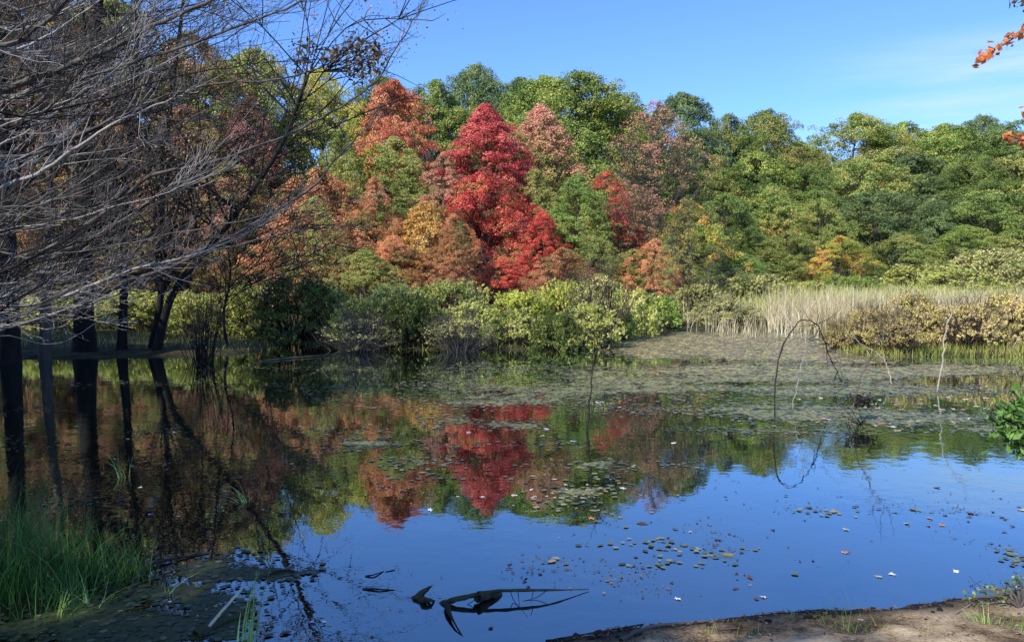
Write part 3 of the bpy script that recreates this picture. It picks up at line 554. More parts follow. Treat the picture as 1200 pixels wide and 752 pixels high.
# big trunks on the left bank, with high crowns
def trunk_tree(path, r0, label, crown=None, bark='bark_dark', mat='maroon'):
    P = [at(*p) for p in path]; base = P[0].copy(); g = tz(base[0], base[1]); P[0][2] = g - .3
    loc = np.array([base[0], base[1], g]); Q = spline([p - loc for p in P], 26); mb = MB()
    s = np.linspace(0, 1, 26); r0 *= .78; rad = r0 * (1 - .62 * s) * (1 + .5 * np.exp(-s * 22)); mb.tube(Q, rad, 12, bump=.03)
    t = thing('broadleaf_tree', label, 'tree', tuple(loc), group='dark trunked trees on the left bank')
    part('trunk', mb.build('trunk', smooth=True), M[bark], t)
    lb = MB(); LP = []
    for k in range(26):
        i = rng.integers(9, 26); a = Q[i]; d = rng.normal(size=3); d[2] = abs(d[2]) * .6 + .2; d /= np.linalg.norm(d); Ln = rng.uniform(2, 5.0)
        e = a + d * Ln + np.array([0, 0, .6]); q = spline([a, (a + e) / 2 + rng.normal(size=3) * .25, e], 8); lb.tube(q, np.linspace(rad[i] * .4, .012, 8), 5)
        for m_ in range(7):
            j = rng.integers(3, 8); d2 = d + rng.normal(size=3) * .7; e2 = q[j] + d2 * rng.uniform(.5, 1.5); q2 = spline([q[j], (q[j] + e2) / 2 + rng.normal(size=3) * .1, e2], 5); lb.tube(q2, np.linspace(.018, .005, 5), 3); LP.append(q2)
    part('branches', lb.build('branches'), M[bark], t)
    LP = np.concatenate(LP); n = 3200; idx = rng.integers(0, len(LP), n); P_ = LP[idx] + rng.normal(size=(n, 3)) * .28
    cb = MB(); cb.leaves(P_, rng.normal(size=(n, 3)) + np.array([0, 0, .8]), rng.uniform(.05, .09, n), np.stack([rng.random(len(LP))[idx], rng.random(n), rng.random(n)], 1), asp=.7)
    part('crown', cb.build('crown'), M[mat], t)
trunk_tree([(99, 414, 25.2), (98, 300, 25.0), (104, 150, 24.5), (120, -60, 24)], .40, 'thickest black trunked tree on the left bank at the waterline')
trunk_tree([(142, 413, 25.5), (145, 350, 25.3), (146, 250, 25), (160, 50, 25), (150, -80, 25)], .19, 'slim tree with a sunlit patch on its trunk beside the thickest trunk')
trunk_tree([(176, 411, 25.8), (186, 365, 25.5), (190, 320, 25.3), (192, 200, 25), (215, 0, 25)], .17, 'slim upright trunk rising beside the leaning trunk', mat='rust')
trunk_tree([(181, 411, 25.4), (200, 350, 25.2), (232, 305, 25), (268, 262, 24.6), (330, 170, 24), (360, 90, 23)], .17, 'dark trunk leaning to the right over the water', mat='rust')
trunk_tree([(52, 416, 23.8), (54, 330, 23.6), (58, 200, 23.5), (40, 0, 23)], .21, 'grey trunked tree between the thickest trunk and the frame edge', bark='bark')
trunk_tree([(12, 417, 22.5), (10, 300, 22), (6, 150, 21.5), (-10, -40, 21)], .34, 'thick dark tree at the far left edge of the pond')
trunk_tree([(-50, 420, 19), (-45, 300, 18.6), (-50, 150, 18), (-70, -40, 18)], .3, 'dark tree beyond the left edge leaning on the bank')
trunk_tree([(268, 405, 27), (262, 370, 27), (270, 320, 27), (262, 260, 27)], .07, 'thin dark sapling standing right of the leaning trunk', mat='rust')

# trees that stand outside the picture and shade the left bank and the shore
for (var, X, Y, h, wd) in [('dome1', -19, 12, 11, 9), ('dome2', -24, 20, 11, 10), ('dome3', -15.5, 5.5, 12, 8), ('dome1', -27, 12, 12, 10), ('dome2', -9.5, -3.5, 9.5, 7), ('thin2', -4.6, -1.6, 8.0, 2.8), ('low2', -8.4, 2.6, 6.2, 4.6), ('dome3', -20, 16, 10, 8)]:
    crown, trunk, H, W = V[var]
    o = thing('oak_tree', 'green oak standing on the near bank outside the view', 'tree', (X, Y, tz(X, Y)), rng.uniform(0, 6), (wd / W, wd / W, h / H), 'oaks on the near bank')
    part('crown', crown, M['green2'], o); part('trunk', trunk, M['bark'], o)

# ------------------------------------------------------------------ shrubs
def make_shrub(H, W, ncl, per, leaf, stems=40, low=.0, csize=(.10, .2), twig=1.0):
    th = rng.uniform(0, 6.28, ncl); t = rng.random(ncl) ** .8
    r = W / 2 * np.sqrt(np.clip(1 - (t * .95) ** 2.2, 0, 1)) * (.4 + .6 * rng.random(ncl) ** .5) * (1 + .18 * np.sin(th * 3 + 1) + .12 * np.sin(th * 7))
    cen = np.stack([r * np.cos(th), r * np.sin(th), H * (low + (1 - low) * t * .94)], 1); cr = W * rng.uniform(*csize, ncl) * .6
    idx = np.repeat(np.arange(ncl), np.maximum(6, (per * rng.uniform(.4, 1.4, ncl)).astype(int))); n = len(idx)
    u = rng.normal(size=(n, 3)); u /= np.linalg.norm(u, axis=1)[:, None]
    # leaves sit along upright shoots
    ns = 12; sh = rng.normal(size=(ncl, ns, 3)) * .5; k = rng.integers(0, ns, n); up = rng.random(n)
    P = cen[idx] + sh[idx, k] * cr[idx][:, None] + np.stack([sh[idx, k, 0] * .3 * up, sh[idx, k, 1] * .3 * up, up * .4], 1) * cr[idx][:, None] + u * leaf * .8
    P[:, 2] = np.maximum(P[:, 2], .03)
    T_ = np.stack([rng.random(ncl)[idx], rng.random(n), np.clip(P[:, 2] / H, 0, 1)], 1)
    mb = MB(); mb.leaves(P, u + np.array([0, 0, .5]), leaf * rng.uniform(.6, 1.3, n), T_, asp=.6); fol = mb.build('foliage')
    sb = MB()
    for i in range(int(stems)):
        c = cen[rng.integers(0, ncl)] + rng.normal(size=3) * .1; b = np.array([c[0] * .35, c[1] * .35, -.15]) + np.array([*rng.normal(size=2) * W * .05, 0])
        q = spline([b, (b + c) / 2 + np.array([*(c[:2] - b[:2]) * -.12, .05]), c, c + (c - b) * .12 * twig + rng.normal(size=3) * .08 + np.array([0, 0, .12 * twig])], 9); sb.tube(q, np.linspace(.016, .005, 9) * (H / 2) ** .3, 4)
        for m_ in range(3):
            s0 = q[rng.integers(3, 8)]; e = s0 + rng.normal(size=3) * .2 + np.array([0, 0, .3]); sb.tube(np.array([s0, (s0 + e) / 2 + rng.normal(size=3) * .03, e]), np.array([.007, .005, .003]), 3)
    return fol, sb.build('stem'), H, W
SV = {'s1': make_shrub(2.4, 3.0, 130, 330, .062, csize=(.07, .17), stems=70), 's2': make_shrub(2.2, 3.2, 150, 290, .06, csize=(.06, .16), stems=80), 's3': make_shrub(2.0, 2.4, 100, 300, .056, csize=(.08, .19), stems=90),
      'gold': make_shrub(2.1, 2.8, 130, 230, .045, stems=200, low=.18, csize=(.08, .16), twig=1.6), 'wispy': make_shrub(2.4, 2.6, 50, 70, .06, stems=170, low=.2, twig=2.4), 'bare': make_shrub(2.6, 2.2, 30, 6, .05, stems=60, low=.3, twig=2.0)}
def shrub(var, px, top, wpx, D, mat, label, bark='twig_purple', group=None):
    fol, st, H, W = SV[var]; p = at(px, top, D); g = max(tz(p[0], D), -.1); h = p[2] - g; wd = wpx * D / F
    o = thing('shrub', label, 'shrub', (p[0], D, g), rng.uniform(0, 6.28), (wd / W, wd / W * .85, h / H * .92), group)
    part('foliage', fol, M[mat], o); part('stem', st, M[bark], o)
gs = 'shrubs along the far waterline'
for a in [
    ('s1', 345, 318, 105, 29.5, 'shrub_dark', 'broad dark green shrub right of the leaning trunk', 'bark_dark', gs),
    ('s2', 300, 330, 90, 31, 'shrub_olive', 'olive shrub between the leaning trunk and the dark green shrub', 'bark_dark', gs),
    ('s3', 385, 335, 80, 31, 'shrub_olive', 'olive shrub tucked right behind the dark green shrub', 'bark', gs),
    ('s2', 430, 345, 90, 28.5, 'shrub_olive', 'grey olive shrub with bare twigs near the centre left waterline', 'bark', gs),
    ('s1', 484, 340, 92, 27.5, 'shrub_dark', 'dark green shrub at the centre waterline below the orange maple', 'bark_dark', gs),
    ('s1', 470, 328, 110, 31, 'shrub_olive', 'pale olive shrub rising behind the centre dark shrub', 'bark', gs),
    ('s2', 530, 325, 110, 31, 'shrub_olive', 'tall olive shrub below the crimson maple', 'bark', gs),
    ('s3', 550, 352, 80, 28, 'shrub_olive', 'low olive shrub touching the water left of the yellow shrubs', 'bark', gs),
    ('s1', 610, 336, 100, 30.5, 'shrub_yellow', 'bright yellow green shrub left of centre', 'bark', gs),
    ('s2', 668, 325, 100, 31.5, 'shrub_yellow', 'tallest yellow shrub in the middle of the far shore', 'bark', gs),
    ('s3', 600, 362, 80, 28, 'shrub_olive', 'low olive shrub in front of the yellow green one', 'bark', gs),
    ('s1', 652, 362, 62, 26.8, 'shrub_dark', 'narrow dark shrub standing in water before the yellow shrubs', 'bark_dark', gs),
    ('wispy', 702, 320, 88, 29.5, 'shrub_grey', 'wispy grey shrub with a feathery bare top', 'twig_purple', gs),
    ('s3', 690, 352, 80, 27.5, 'shrub_olive', 'low green shrub at the foot of the wispy grey shrub', 'bark', gs),
    ('s1', 735, 335, 76, 33, 'shrub_olive', 'olive shrub between wispy grey shrub and lime shrub', 'bark', gs),
    ('s2', 770, 344, 72, 37, 'shrub_lime', 'lime green shrub at the right end of the shrub row', 'bark', gs),
    ('s2', 722, 360, 60, 31, 'shrub_lime', 'small lime shrub low beside the open water', 'bark', gs),
    ('s3', 820, 328, 78, 42, 'shrub_grey', 'grey olive shrub at the left end of the cattails', 'twig_purple', gs),
    ('s2', 880, 318, 110, 46, 'shrub_grey', 'broad grey olive shrub behind the pale cattails', 'twig_purple', gs),
    ('s1', 940, 326, 84, 48, 'shrub_olive', 'olive shrub right of the broad grey olive shrub', 'twig_purple', gs),
    ('s3', 850, 350, 90, 39, 'shrub_grey', 'low grey shrub at the cattail edge by the water', 'twig_purple', gs),
    ('s2', 1000, 322, 90, 56, 'shrub_lime', 'low lime shrub in the meadow below the orange tinted tree', 'twig_purple', gs),
    ('s1', 1080, 306, 120, 64, 'shrub_olive', 'olive meadow shrub behind the left golden bush', 'twig_purple', gs),
    ('s2', 1165, 290, 130, 64, 'shrub_grey', 'tall grey brown shrub where the meadow meets the right wood', 'twig_purple', gs),
    ('s3', 1120, 312, 110, 54, 'shrub_olive', 'olive shrub in the meadow behind the golden bushes', 'twig_purple', gs),
    ('s1', 1215, 302, 120, 56, 'shrub_grey', 'grey shrub at the right edge of the meadow', 'twig_purple', gs),
]: shrub(*a)
gg = 'golden bushes standing at the right waterline'
for a in [('gold', 1016, 358, 70, 26.6, 'shrub_gold', 'leftmost golden bush beside the arched stick', 'twig_purple', gg), ('s3', 1068, 340, 84, 26.8, 'shrub_gold', 'second golden bush left of the pale leaning pole', 'twig_purple', gg),
          ('gold', 1128, 352, 100, 26, 'shrub_gold', 'golden brown bush right behind the pale leaning pole', 'twig_purple', gg), ('s1', 1184, 338, 84, 26.6, 'shrub_gold', 'rightmost golden brown bush at the frame edge', 'twig_purple', gg), ('gold', 1245, 349, 90, 26, 'shrub_gold', 'golden bush past the right edge', 'twig_purple', gg),
          ('gold', 1052, 370, 76, 25.4, 'shrub_gold', 'low golden bush in front between the two left ones', 'twig_purple', gg), ('gold', 982, 376, 40, 27, 'shrub_gold', 'small low golden bush at the left end of the row', 'twig_purple', gg)]: shrub(*a)
shrub('bare', 234, 345, 66, 22.5, 'shrub_dark', 'black leafless shrub standing in water before the lit leaves', 'bark_dark')
shrub('wispy', 540, 372, 90, 26.2, 'shrub_grey', 'sparse twiggy shrub standing in the centre shallows', 'bark')
shrub('wispy', 420, 372, 100, 26.6, 'shrub_grey', 'sparse twiggy shrub in the centre left shallows', 'bark')
shrub('s1', 165, 338, 150, 33, 'shrub_olive', 'sunlit yellow green shrub seen between the left trunks', 'bark', gs)
shrub('s2', 235, 340, 110, 31, 'shrub_olive', 'yellow green shrub behind the black leafless shrub', 'bark', gs)
shrub('s2', 60, 345, 130, 33, 'shrub_olive', 'olive shrub behind the trunks at far left', 'bark', gs)

# ------------------------------------------------------------------ blades: reeds, meadow
def blades(X, Y, Z, h, w_, lean, mb, ncur=3, T_=None, bend=None):
    n = len(X); az = rng.uniform(0, 6.28, n) if bend is None else bend; fa = rng.uniform(0, 3.14, n)
    wv = np.stack([np.cos(fa), np.sin(fa), 0 * fa], 1); dr_ = np.stack([np.cos(az), np.sin(az), 0 * az], 1)
    T_ = np.stack([rng.random(n), rng.random(n), rng.random(n)], 1) if T_ is None else T_
    rows = []
    for j in range(ncur + 1):
        s = j / ncur; c = np.stack([X, Y, Z], 1) + dr_ * (lean * h * s ** 2)[:, None] + np.array([0, 0, 1.]) * (h * (s - .35 * lean * s ** 2))[:, None]
        ww = (w_ * (1 - s ** 1.6 * .92) / 2)[:, None]; rows += [c - wv * ww, c + wv * ww]
    Vv = np.stack(rows, 1); m = 2 * (ncur + 1); base = np.arange(n)[:, None] * m; f = []
    for j in range(ncur): f.append(base + np.array([[2 * j, 2 * j + 1, 2 * j + 3, 2 * j + 2]]))
    mb.add(Vv.reshape(-1, 3), np.concatenate(f), np.repeat(T_, m, axis=0))
def field(name, mat, n, pxr, Dr, hr, wr, lean, label, cat, mask=None):
    D = Dr[0] + rng.random(n) * (Dr[1] - Dr[0]); px = rng.uniform(*pxr, n); X = (px - 600) / F * D; Z = terrain(X, D)
    k = (Z > -.12) if mask is None else mask(px, D, Z, X); X, D, Z = X[k], D[k], Z[k]; n = len(X)
    mb = MB(); hv = rng.uniform(*hr, n) * (.7 + .6 * fbm(X, D, .5, 2, 31)); blades(X, D, Z - .05, hv, rng.uniform(*wr, n), rng.random(n) * lean, mb)
    tag(part(name, mb.build(name), M[mat]), label, cat, kind='stuff')
field('cattails', 'reed_pale', 11000, (800, 1260), (35, 46), (.9, 2.0), (.015, .035), .7, 'band of pale straw coloured dead cattails along the right shore', 'cattails', lambda px, D, Z, X: (Z > -.2) & ((px > 900) | (rng.random(len(px)) < .12)))
field('sparse_cattails', 'reed_pale', 420, (835, 985), (31.5, 35.5), (.7, 1.5), (.02, .035), .3, 'scattered straw cattails standing in the shallow water', 'cattails', lambda px, D, Z, X: Z < 5)
field('marsh_grass', 'reed_green', 26000, (790, 1300), (42, 74), (.8, 1.7), (.03, .07), .5, 'green and tan marsh grass filling the meadow behind the cattails', 'marsh grass')
field('shore_grass', 'olivegrass', 5000, (960, 1300), (24.3, 27), (.15, .4), (.01, .03), .6, 'low yellow green grass at the foot of the golden bushes', 'grass')
field('far_shore_sedge', 'olivegrass', 6500, (-60, 800), (25.5, 33), (.12, .42), (.010, .022), .8, 'thin olive sedge at the foot of the far shrubs', 'sedge', lambda px, D, Z, X: Z > -.25)

# sedge and grass clumps
def clump(name, px, py, n, h, spread, mat, label, cat, lean=.6, wr=(.006, .012), group=None, bend=None, z=None, loc=None):
    p = on(px, py) if loc is None else np.array(loc); g = tz(p[0], p[1]) if z is None else z; g = max(g, -.05)
    if loc is None and g > .02: p = on(px, py, g)
    X = rng.normal(size=n) * spread; Y = rng.normal(size=n) * spread; mb = MB()
    bd = None if bend is None else rng.normal(bend, .5, n)
    blades(X, Y, np.full(n, -.05), h * rng.uniform(.45, 1.1, n), rng.uniform(*wr, n), lean * rng.uniform(.1, 1.2, n), mb, ncur=5, bend=bd)
    o = part(name, mb.build(name), M[mat]); o.location = (p[0], p[1], g); tag(o, label, cat, group); return o
gsd = 'tall sedge clumps on the near left shore'
for k, (px, py, n, h, lab) in enumerate([(10, 700, 150, .95, 'dark green sedge clump at the left frame edge'), (55, 690, 170, .95, 'tall dark green sedge clump second from the left edge'), (100, 680, 150, .8, 'dark green sedge clump leaning right over the pond'), (150, 680, 110, .65, 'rightmost big sedge clump beside the duckweed mat'),
                                    (70, 715, 60, .6, 'lighter green sedge clump low at the front of the group'), (-20, 660, 140, 1.1, 'tallest sedge clump partly outside the left edge'), (30, 650, 120, .95, 'sedge clump at the back of the left group')]):
    clump('sedge_clump', px, py, n, h, .11, 'sedge', lab, 'sedge', lean=.7, group=gsd)
for (px, py, n, h, sp_, bend, lab) in [(70, 722, 12, .42, .03, .6, 'small tuft of pale blades before the sedge'), (100, 708, 10, .4, .03, 2.2, 'thin pale tuft right of the front sedge'), (195, 700, 10, .38, .04, 1.6, 'sparse tuft on the duckweed right of the sedge'), (120, 705, 14, .38, .04, .2, 'arching pale tuft between the sedge and duckweed')]:
    clump('sedge_tuft', px, py, n, h, sp_, 'sedge_pale', lab, 'sedge', lean=1.0, bend=bend, wr=(.004, .008))
clump('reed_tuft', 145, 560, 13, .6, .04, 'sedge_pale', 'arching pale reed tuft in the shaded water behind the sedge', 'reeds', lean=1.5, bend=2.6, wr=(.006, .01))
clump('reed_tuft', 288, 589, 18, .4, .02, 'sedge_pale', 'small reed tuft leaning left on the dark water', 'reeds', lean=1.6, bend=2.9, wr=(.005, .009))
clump('reed_tuft', 158, 510, 8, .5, .05, 'sedge_pale', 'few thin blades near the far left reflections', 'reeds', lean=1.2, bend=.8, wr=(.006, .01))
clump('reed_tuft', 290, 752, 16, .62, .028, 'sedge_pale', 'upright bright green reed blades beside the tan stick', 'reeds', lean=.22, wr=(.010, .018), bend=.2)
clump('grass_tuft', 985, 742, 60, .26, .1, 'bankgrass', 'dark grass tuft in the middle of the near bank', 'grass', lean=.7, wr=(.003, .006))
clump('grass_tuft', 1020, 748, 40, .2, .08, 'bankgrass', 'second dark grass tuft beside the middle one', 'grass', lean=.8, wr=(.003, .006))
clump('grass_tuft', 1152, 738, 70, .24, .04, 'sedge_pale', 'bright green spiky grass tuft near the right corner', 'grass', lean=.9, wr=(.004, .008))
clump('grass_tuft', 1195, 745, 60, .2, .08, 'bankgrass', 'grass tuft in the right corner', 'grass', lean=.8, wr=(.004, .007))
clump('grass_tuft', 875, 750, 14, .22, .05, 'bankgrass', 'thin grass blades left on the near bank', 'grass', lean=.5, wr=(.003, .005))
clump('grass_tuft', 900, 755, 30, .12, .09, 'bankgrass', 'low grass sprigs at the bottom of the bank', 'grass', lean=.8, wr=(.003, .006))
clump('grass_tuft', 970, 722, 7, .42, .1, 'bankgrass', 'tall thin grass stalks rising from the bank edge', 'grass', lean=.35, wr=(.002, .004))

# ------------------------------------------------------------------ bare leaning trees on the left
def limb_mesh(P, r0, r1, ntw, tl, mb, sub=3, up=.35, taper=1.0):
    """main limb with side twigs, recursively"""
    n = len(P); rad = r0 + (r1 - r0) * np.linspace(0, 1, n) ** taper; mb.tube(P, rad, 7 if r0 > .012 else 4)
    tg = np.gradient(P, axis=0); tg /= np.linalg.norm(tg, axis=1)[:, None] + 1e-9
    for k in range(ntw):
        i = int(rng.integers(int(n * .15), n - 1)); s = i / n; d = tg[i] + rng.normal(size=3) * .42 + np.array([0, 0, up * rng.uniform(-.6, 1)]); d /= np.linalg.norm(d)
        Ln = tl * rng.uniform(.4, 1.2) * (1.15 - .6 * s); m = 7
        q = [P[i]]; dd = d.copy()
        for j in range(m):
            dd = dd + rng.normal(size=3) * .09 + np.array([.01, 0, .05]); dd /= np.linalg.norm(dd); q.append(q[-1] + dd * Ln / m)
        q = np.array(q); rr = min(rad[i] * .55, .011) * rng.uniform(.5, 1)
        if sub > 0: limb_mesh(q, rr, .0022, int(rng.integers(2, 5)) if sub > 1 else 2, tl * .42, mb, sub - 2 if sub > 1 else 0)
        else: mb.tube(q, np.linspace(rr, .0018, len(q)), 3)
roots = [np.array([-8.4, 9.6, .1]), np.array([-7.6, 7.8, .1]), np.array([-10, 11.5, .1])]
trees_b = [thing('bare_tree', lab, 'tree', tuple(r), group='leafless trees leaning over the pond from the left') for r, lab in zip(roots, [
    'leafless grey tree reaching in from the left edge with long pale limbs', 'nearest leafless tree whose thin branches cross the upper left', 'farther leafless tree with dark twigs against the left wood'])]
def limb(path, Y0, Y1, r0, r1, ti, ntw=36, tl=.9, mat='bark_limb', n=26):
    Ys = np.linspace(Y0, Y1, len(path)); P = [at(p[0], p[1], y) for p, y in zip(path, Ys)]; rt = roots[ti]
    a = P[0]; m = rt * .45 + a * .55; m[2] = max(rt[2] + (a[2] - rt[2]) * .45, .3)
    P = [rt, m] + P; Q = spline(P, n + 10); Q[2:] += rng.normal(size=(len(Q) - 2, 3)) * .006
    mb = MB(); limb_mesh(Q - rt, r0, r1, ntw, tl, mb, taper=.8); part('branch', mb.build('branch', smooth=True), M[mat], trees_b[ti])
    return Q
limb([(-60, 375), (0, 362), (60, 352), (105, 335), (160, 315), (230, 298), (300, 268), (345, 235)], 9.6, 8.4, .036, .005, 0, 26, mat='bark_pale')
limb([(-60, 300), (0, 276), (60, 262), (120, 240)], 9, 8.5, .03, .006, 0, 24)
limb([(-60, 250), (0, 220), (50, 200), (90, 172), (145, 140), (190, 120), (232, 108)], 7.6, 7.0, .032, .005, 1, 22, mat='bark_pale')
limb([(-60, 140), (0, 108), (60, 84), (120, 62), (180, 30), (250, 0), (300, -30)], 7.5, 6.8, .05, .01, 1, 50)
limb([(-60, 130), (20, 112), (110, 88), (190, 62), (262, 38), (330, 12), (400, -20)], 8.4, 7.6, .035, .006, 1, 46)
limb([(-40, 330), (60, 290), (140, 235), (180, 205), (250, 190), (300, 172), (355, 150), (400, 125), (440, 95), (465, 55), (485, 25), (497, -4)], 9.2, 8.2, .035, .004, 0, 30, .6, n=40)
limb([(-40, 400), (60, 370), (150, 330), (230, 300), (300, 260), (360, 225), (395, 185), (425, 155), (447, 128)], 9.4, 8.4, .04, .004, 0, 30, .6, n=34)
limb([(-50, 330), (60, 320), (150, 316), (240, 295), (330, 275), (400, 262)], 9.4, 9.6, .03, .004, 0, 30)
limb([(-50, 210), (40, 180), (110, 150), (170, 122), (240, 100), (330, 92), (385, 75), (405, 55)], 8.4, 8.0, .03, .004, 1, 30)
limb([(-50, 90), (20, 50), (70, 10), (110, -30)], 7, 6.6, .04, .01, 1, 30)
for k in range(74):
    y0 = rng.uniform(0, 390); ang = rng.uniform(.12, .75) * (1 if y0 > 150 else .8); Ln = rng.uniform(180, 470) * (1 if y0 < 330 else .75); ti = [1, 0, 2][k % 3]; Y = [7.0, 9.0, 11.0][k % 3] + rng.uniform(-.7, .9)
    pts = []; x, y = -50., y0 + 25; a = ang * .6
    for j in range(6):
        pts.append((x, y)); x += Ln / 5 * math.cos(a); y -= Ln / 5 * math.sin(a); a += rng.normal(.06, .1)
    limb(pts, Y, Y + rng.normal(0, .5), rng.uniform(.009, .02), .0025, ti, 15, .85, mat=['bark_limb', 'bark_dark', 'bark_pale', 'bark_dark', 'bark_limb'][int(rng.integers(0, 5))], n=20)
for k in range(11):   # drooping lower twigs
    y0 = rng.uniform(330, 440); pts = [(-50, y0), (10, y0 - rng.uniform(0, 20)), (70, y0 - rng.uniform(-10, 40)), (120 + rng.uniform(0, 60), y0 - rng.uniform(-10, 60))]
    limb(pts, 9 + rng.uniform(-1, 2), 9 + rng.uniform(-1, 2), .012, .003, int(rng.integers(0, 3)), 8, .5, mat='bark_pale')
# cluster of dry brown leaves on one branch tip
cp = at(418, 66, 8.0); n = 620; cc = np.array([at(px, py, 8.0 + rng.normal() * .1) for px, py in [(400, 62), (415, 50), (430, 58), (440, 66), (420, 72), (408, 78), (435, 80), (385, 66), (445, 60), (360, 60), (352, 75), (425, 90)]])
Pl = cc[rng.integers(0, len(cc), n)] + rng.normal(size=(n, 3)) * .055 - roots[1]
mb = MB(); mb.leaves(Pl, rng.normal(size=(n, 3)), rng.uniform(.03, .075, n), rng.random((n, 3)), asp=.5)
o = part('leaf_cluster', mb.build('leaf_cluster'), M['brownleaf'], trees_b[1]); o['label'] = 'cluster of dark brown oak like leaves against the sky'
mb = MB()
for c in cc: mb.tube(spline([at(380, 84, 8.0) - roots[1], (at(380, 84, 8.0) + c) / 2 - roots[1] + rng.normal(size=3) * .04, c - roots[1]], 6), np.linspace(.008, .003, 6), 4)
part('twig', mb.build('twig'), M['bark_dark'], trees_b[1])

# ------------------------------------------------------------------ sticks standing in the pond
def stick(name, pts, r0, r1, mat, label, tw=0, tl=.4, cat='stick', twfrom=.5, k=6, group='dead sticks standing in the pond'):
    P = [np.asarray(p, float) for p in pts]; b = P[0].copy(); b[2] = 0; P[0] = P[0] + np.array([0, 0, -.15])
    Q = spline([p - b for p in P], 30); r0 *= .72; r1 *= .72; Q[3:] += rng.normal(size=(27, 3)) * .011; mb = MB(); rad = np.linspace(r0, r1, 30) * (1 + .35 * (rng.random(30) > .86)); mb.tube(Q, rad, k, bump=.09)
    for j_ in range(5): i_ = int(rng.integers(5, 27)); mb.tube(np.array([Q[i_], Q[i_] + rng.normal(size=3) * .035, Q[i_] + rng.normal(size=3) * .06]), np.array([r1 * .7, r1 * .5, .002]), 4)
    t = thing(name, label, cat, tuple(b), group=group); part('stem', mb.build('stem', smooth=True), M[mat], t)
    if tw:
        tb = MB(); tg = np.gradient(Q, axis=0)
        for j in range(tw):
            i = int(rng.integers(int(30 * twfrom), 30)); d = tg[i] / np.linalg.norm(tg[i]) * .5 + rng.normal(size=3) * .7; d /= np.linalg.norm(d)
            limb_mesh(spline([Q[i], Q[i] + d * tl * .5 + rng.normal(size=3) * .03, Q[i] + d * tl * rng.uniform(.6, 1.3)], 7), r1 * .8, .002, 3, tl * .4, tb, sub=0)
        part('twig', tb.build('twig'), M[mat if mat != 'stick_dark' else 'bark_dark'], t)
    return t
stick('arched_stick', [on(908, 490), at(909, 440, 14.0), at(919, 402, 14.4), at(934, 379, 15.3), at(948, 375, 16.2), at(960, 384, 17), at(966, 402, 17.6), at(975, 425, 18.3), on(986, 447)], .0185, .013, 'stick_dark', 'dark stick arched like a hoop over the floating mats', 20, .55, twfrom=.5)
stick('bent_stick', [on(990, 497), at(1000, 475, 13.6), at(1008, 445, 13.7), at(1022, 415, 13.9), at(1036, 390, 14), at(1048, 376, 14.1)], .02, .009, 'bark', 'grey stick curving right with a dark leaf tuft near its foot', 9, .5, twfrom=.7)
stick('leaning_pole', [on(1097, 459), at(1103, 430, 17.4), at(1107, 395, 17.5), at(1113, 372, 17.5), at(1126, 352, 17.6), at(1140, 339, 17.6)], .026, .012, 'stick_pale', 'pale bleached pole leaning right before the golden bushes', 2, .5, twfrom=.6)
stick('thin_stick', [on(928, 478), at(935, 445, 14.9), at(941, 420, 15), at(945, 398, 15)], .012, .006, 'bark_pale', 'thin grey stick inside the arch of the hoop', 2, .3)
stick('fallen_branch', [on(1047, 450), at(1040, 430, 18.6), at(1030, 415, 18.8), at(1005, 400, 19), at(985, 380, 19)], .018, .008, 'stick_pale', 'pale thin branch between the bent stick and the golden bushes', 3, .4, twfrom=.6)
stick('dead_branch', [on(992, 446), at(980, 420, 18.5), at(970, 405, 18.3), at(955, 396, 18), at(935, 388, 18), at(920, 384, 18)], .022, .008, 'stick_pale', 'bleached dead branch with twigs fallen under the hoop', 16, .6, twfrom=.1)
stick('thin_stick', [on(1184, 416), at(1188, 405, 24.5), at(1197, 392, 24.5)], .03, .015, 'stick_pale', 'short pale stick leaning at the foot of the right golden bush')
stick('sapling', [on(688, 508), at(690, 480, 12.9), at(694, 440, 13), at(699, 415, 13), at(706, 390, 13.1)], .024, .011, 'stick_dark', 'dark slender dead sapling standing in the middle of the pond', 10, .5, twfrom=.55)
stick('curved_twig', [on(1136, 703, .03), at(1140, 695, 6.35), at(1140, 688, 6.35), at(1136, 684, 6.35)], .006, .004, 'stick_dark', 'small hooked twig sticking up at the right shore', group='sticks on the near shore')
t_ = thing('leaf_tuft', 'dark dead leaf tuft caught on the bent stick', 'leaves', tuple(on(1008, 492)))
mb = MB(); n = 240; c = at(1010, 470, 13.65) - np.array(t_.location); mb.leaves(c + rng.normal(size=(n, 3)) * np.array([.11, .06, .06]), rng.normal(size=(n, 3)), rng.uniform(.04, .1, n), rng.random((n, 3)) * .3)
part('leaves', mb.build('leaves'), M['stick_dark'], t_)

stick('twig_tangle', [on(1000, 512), at(1005, 500, 12.8), at(1012, 495, 12.9)], .016, .01, 'stick_dark', 'dark tangle of dead twigs in the water below the bent stick', 34, .32, twfrom=.1)
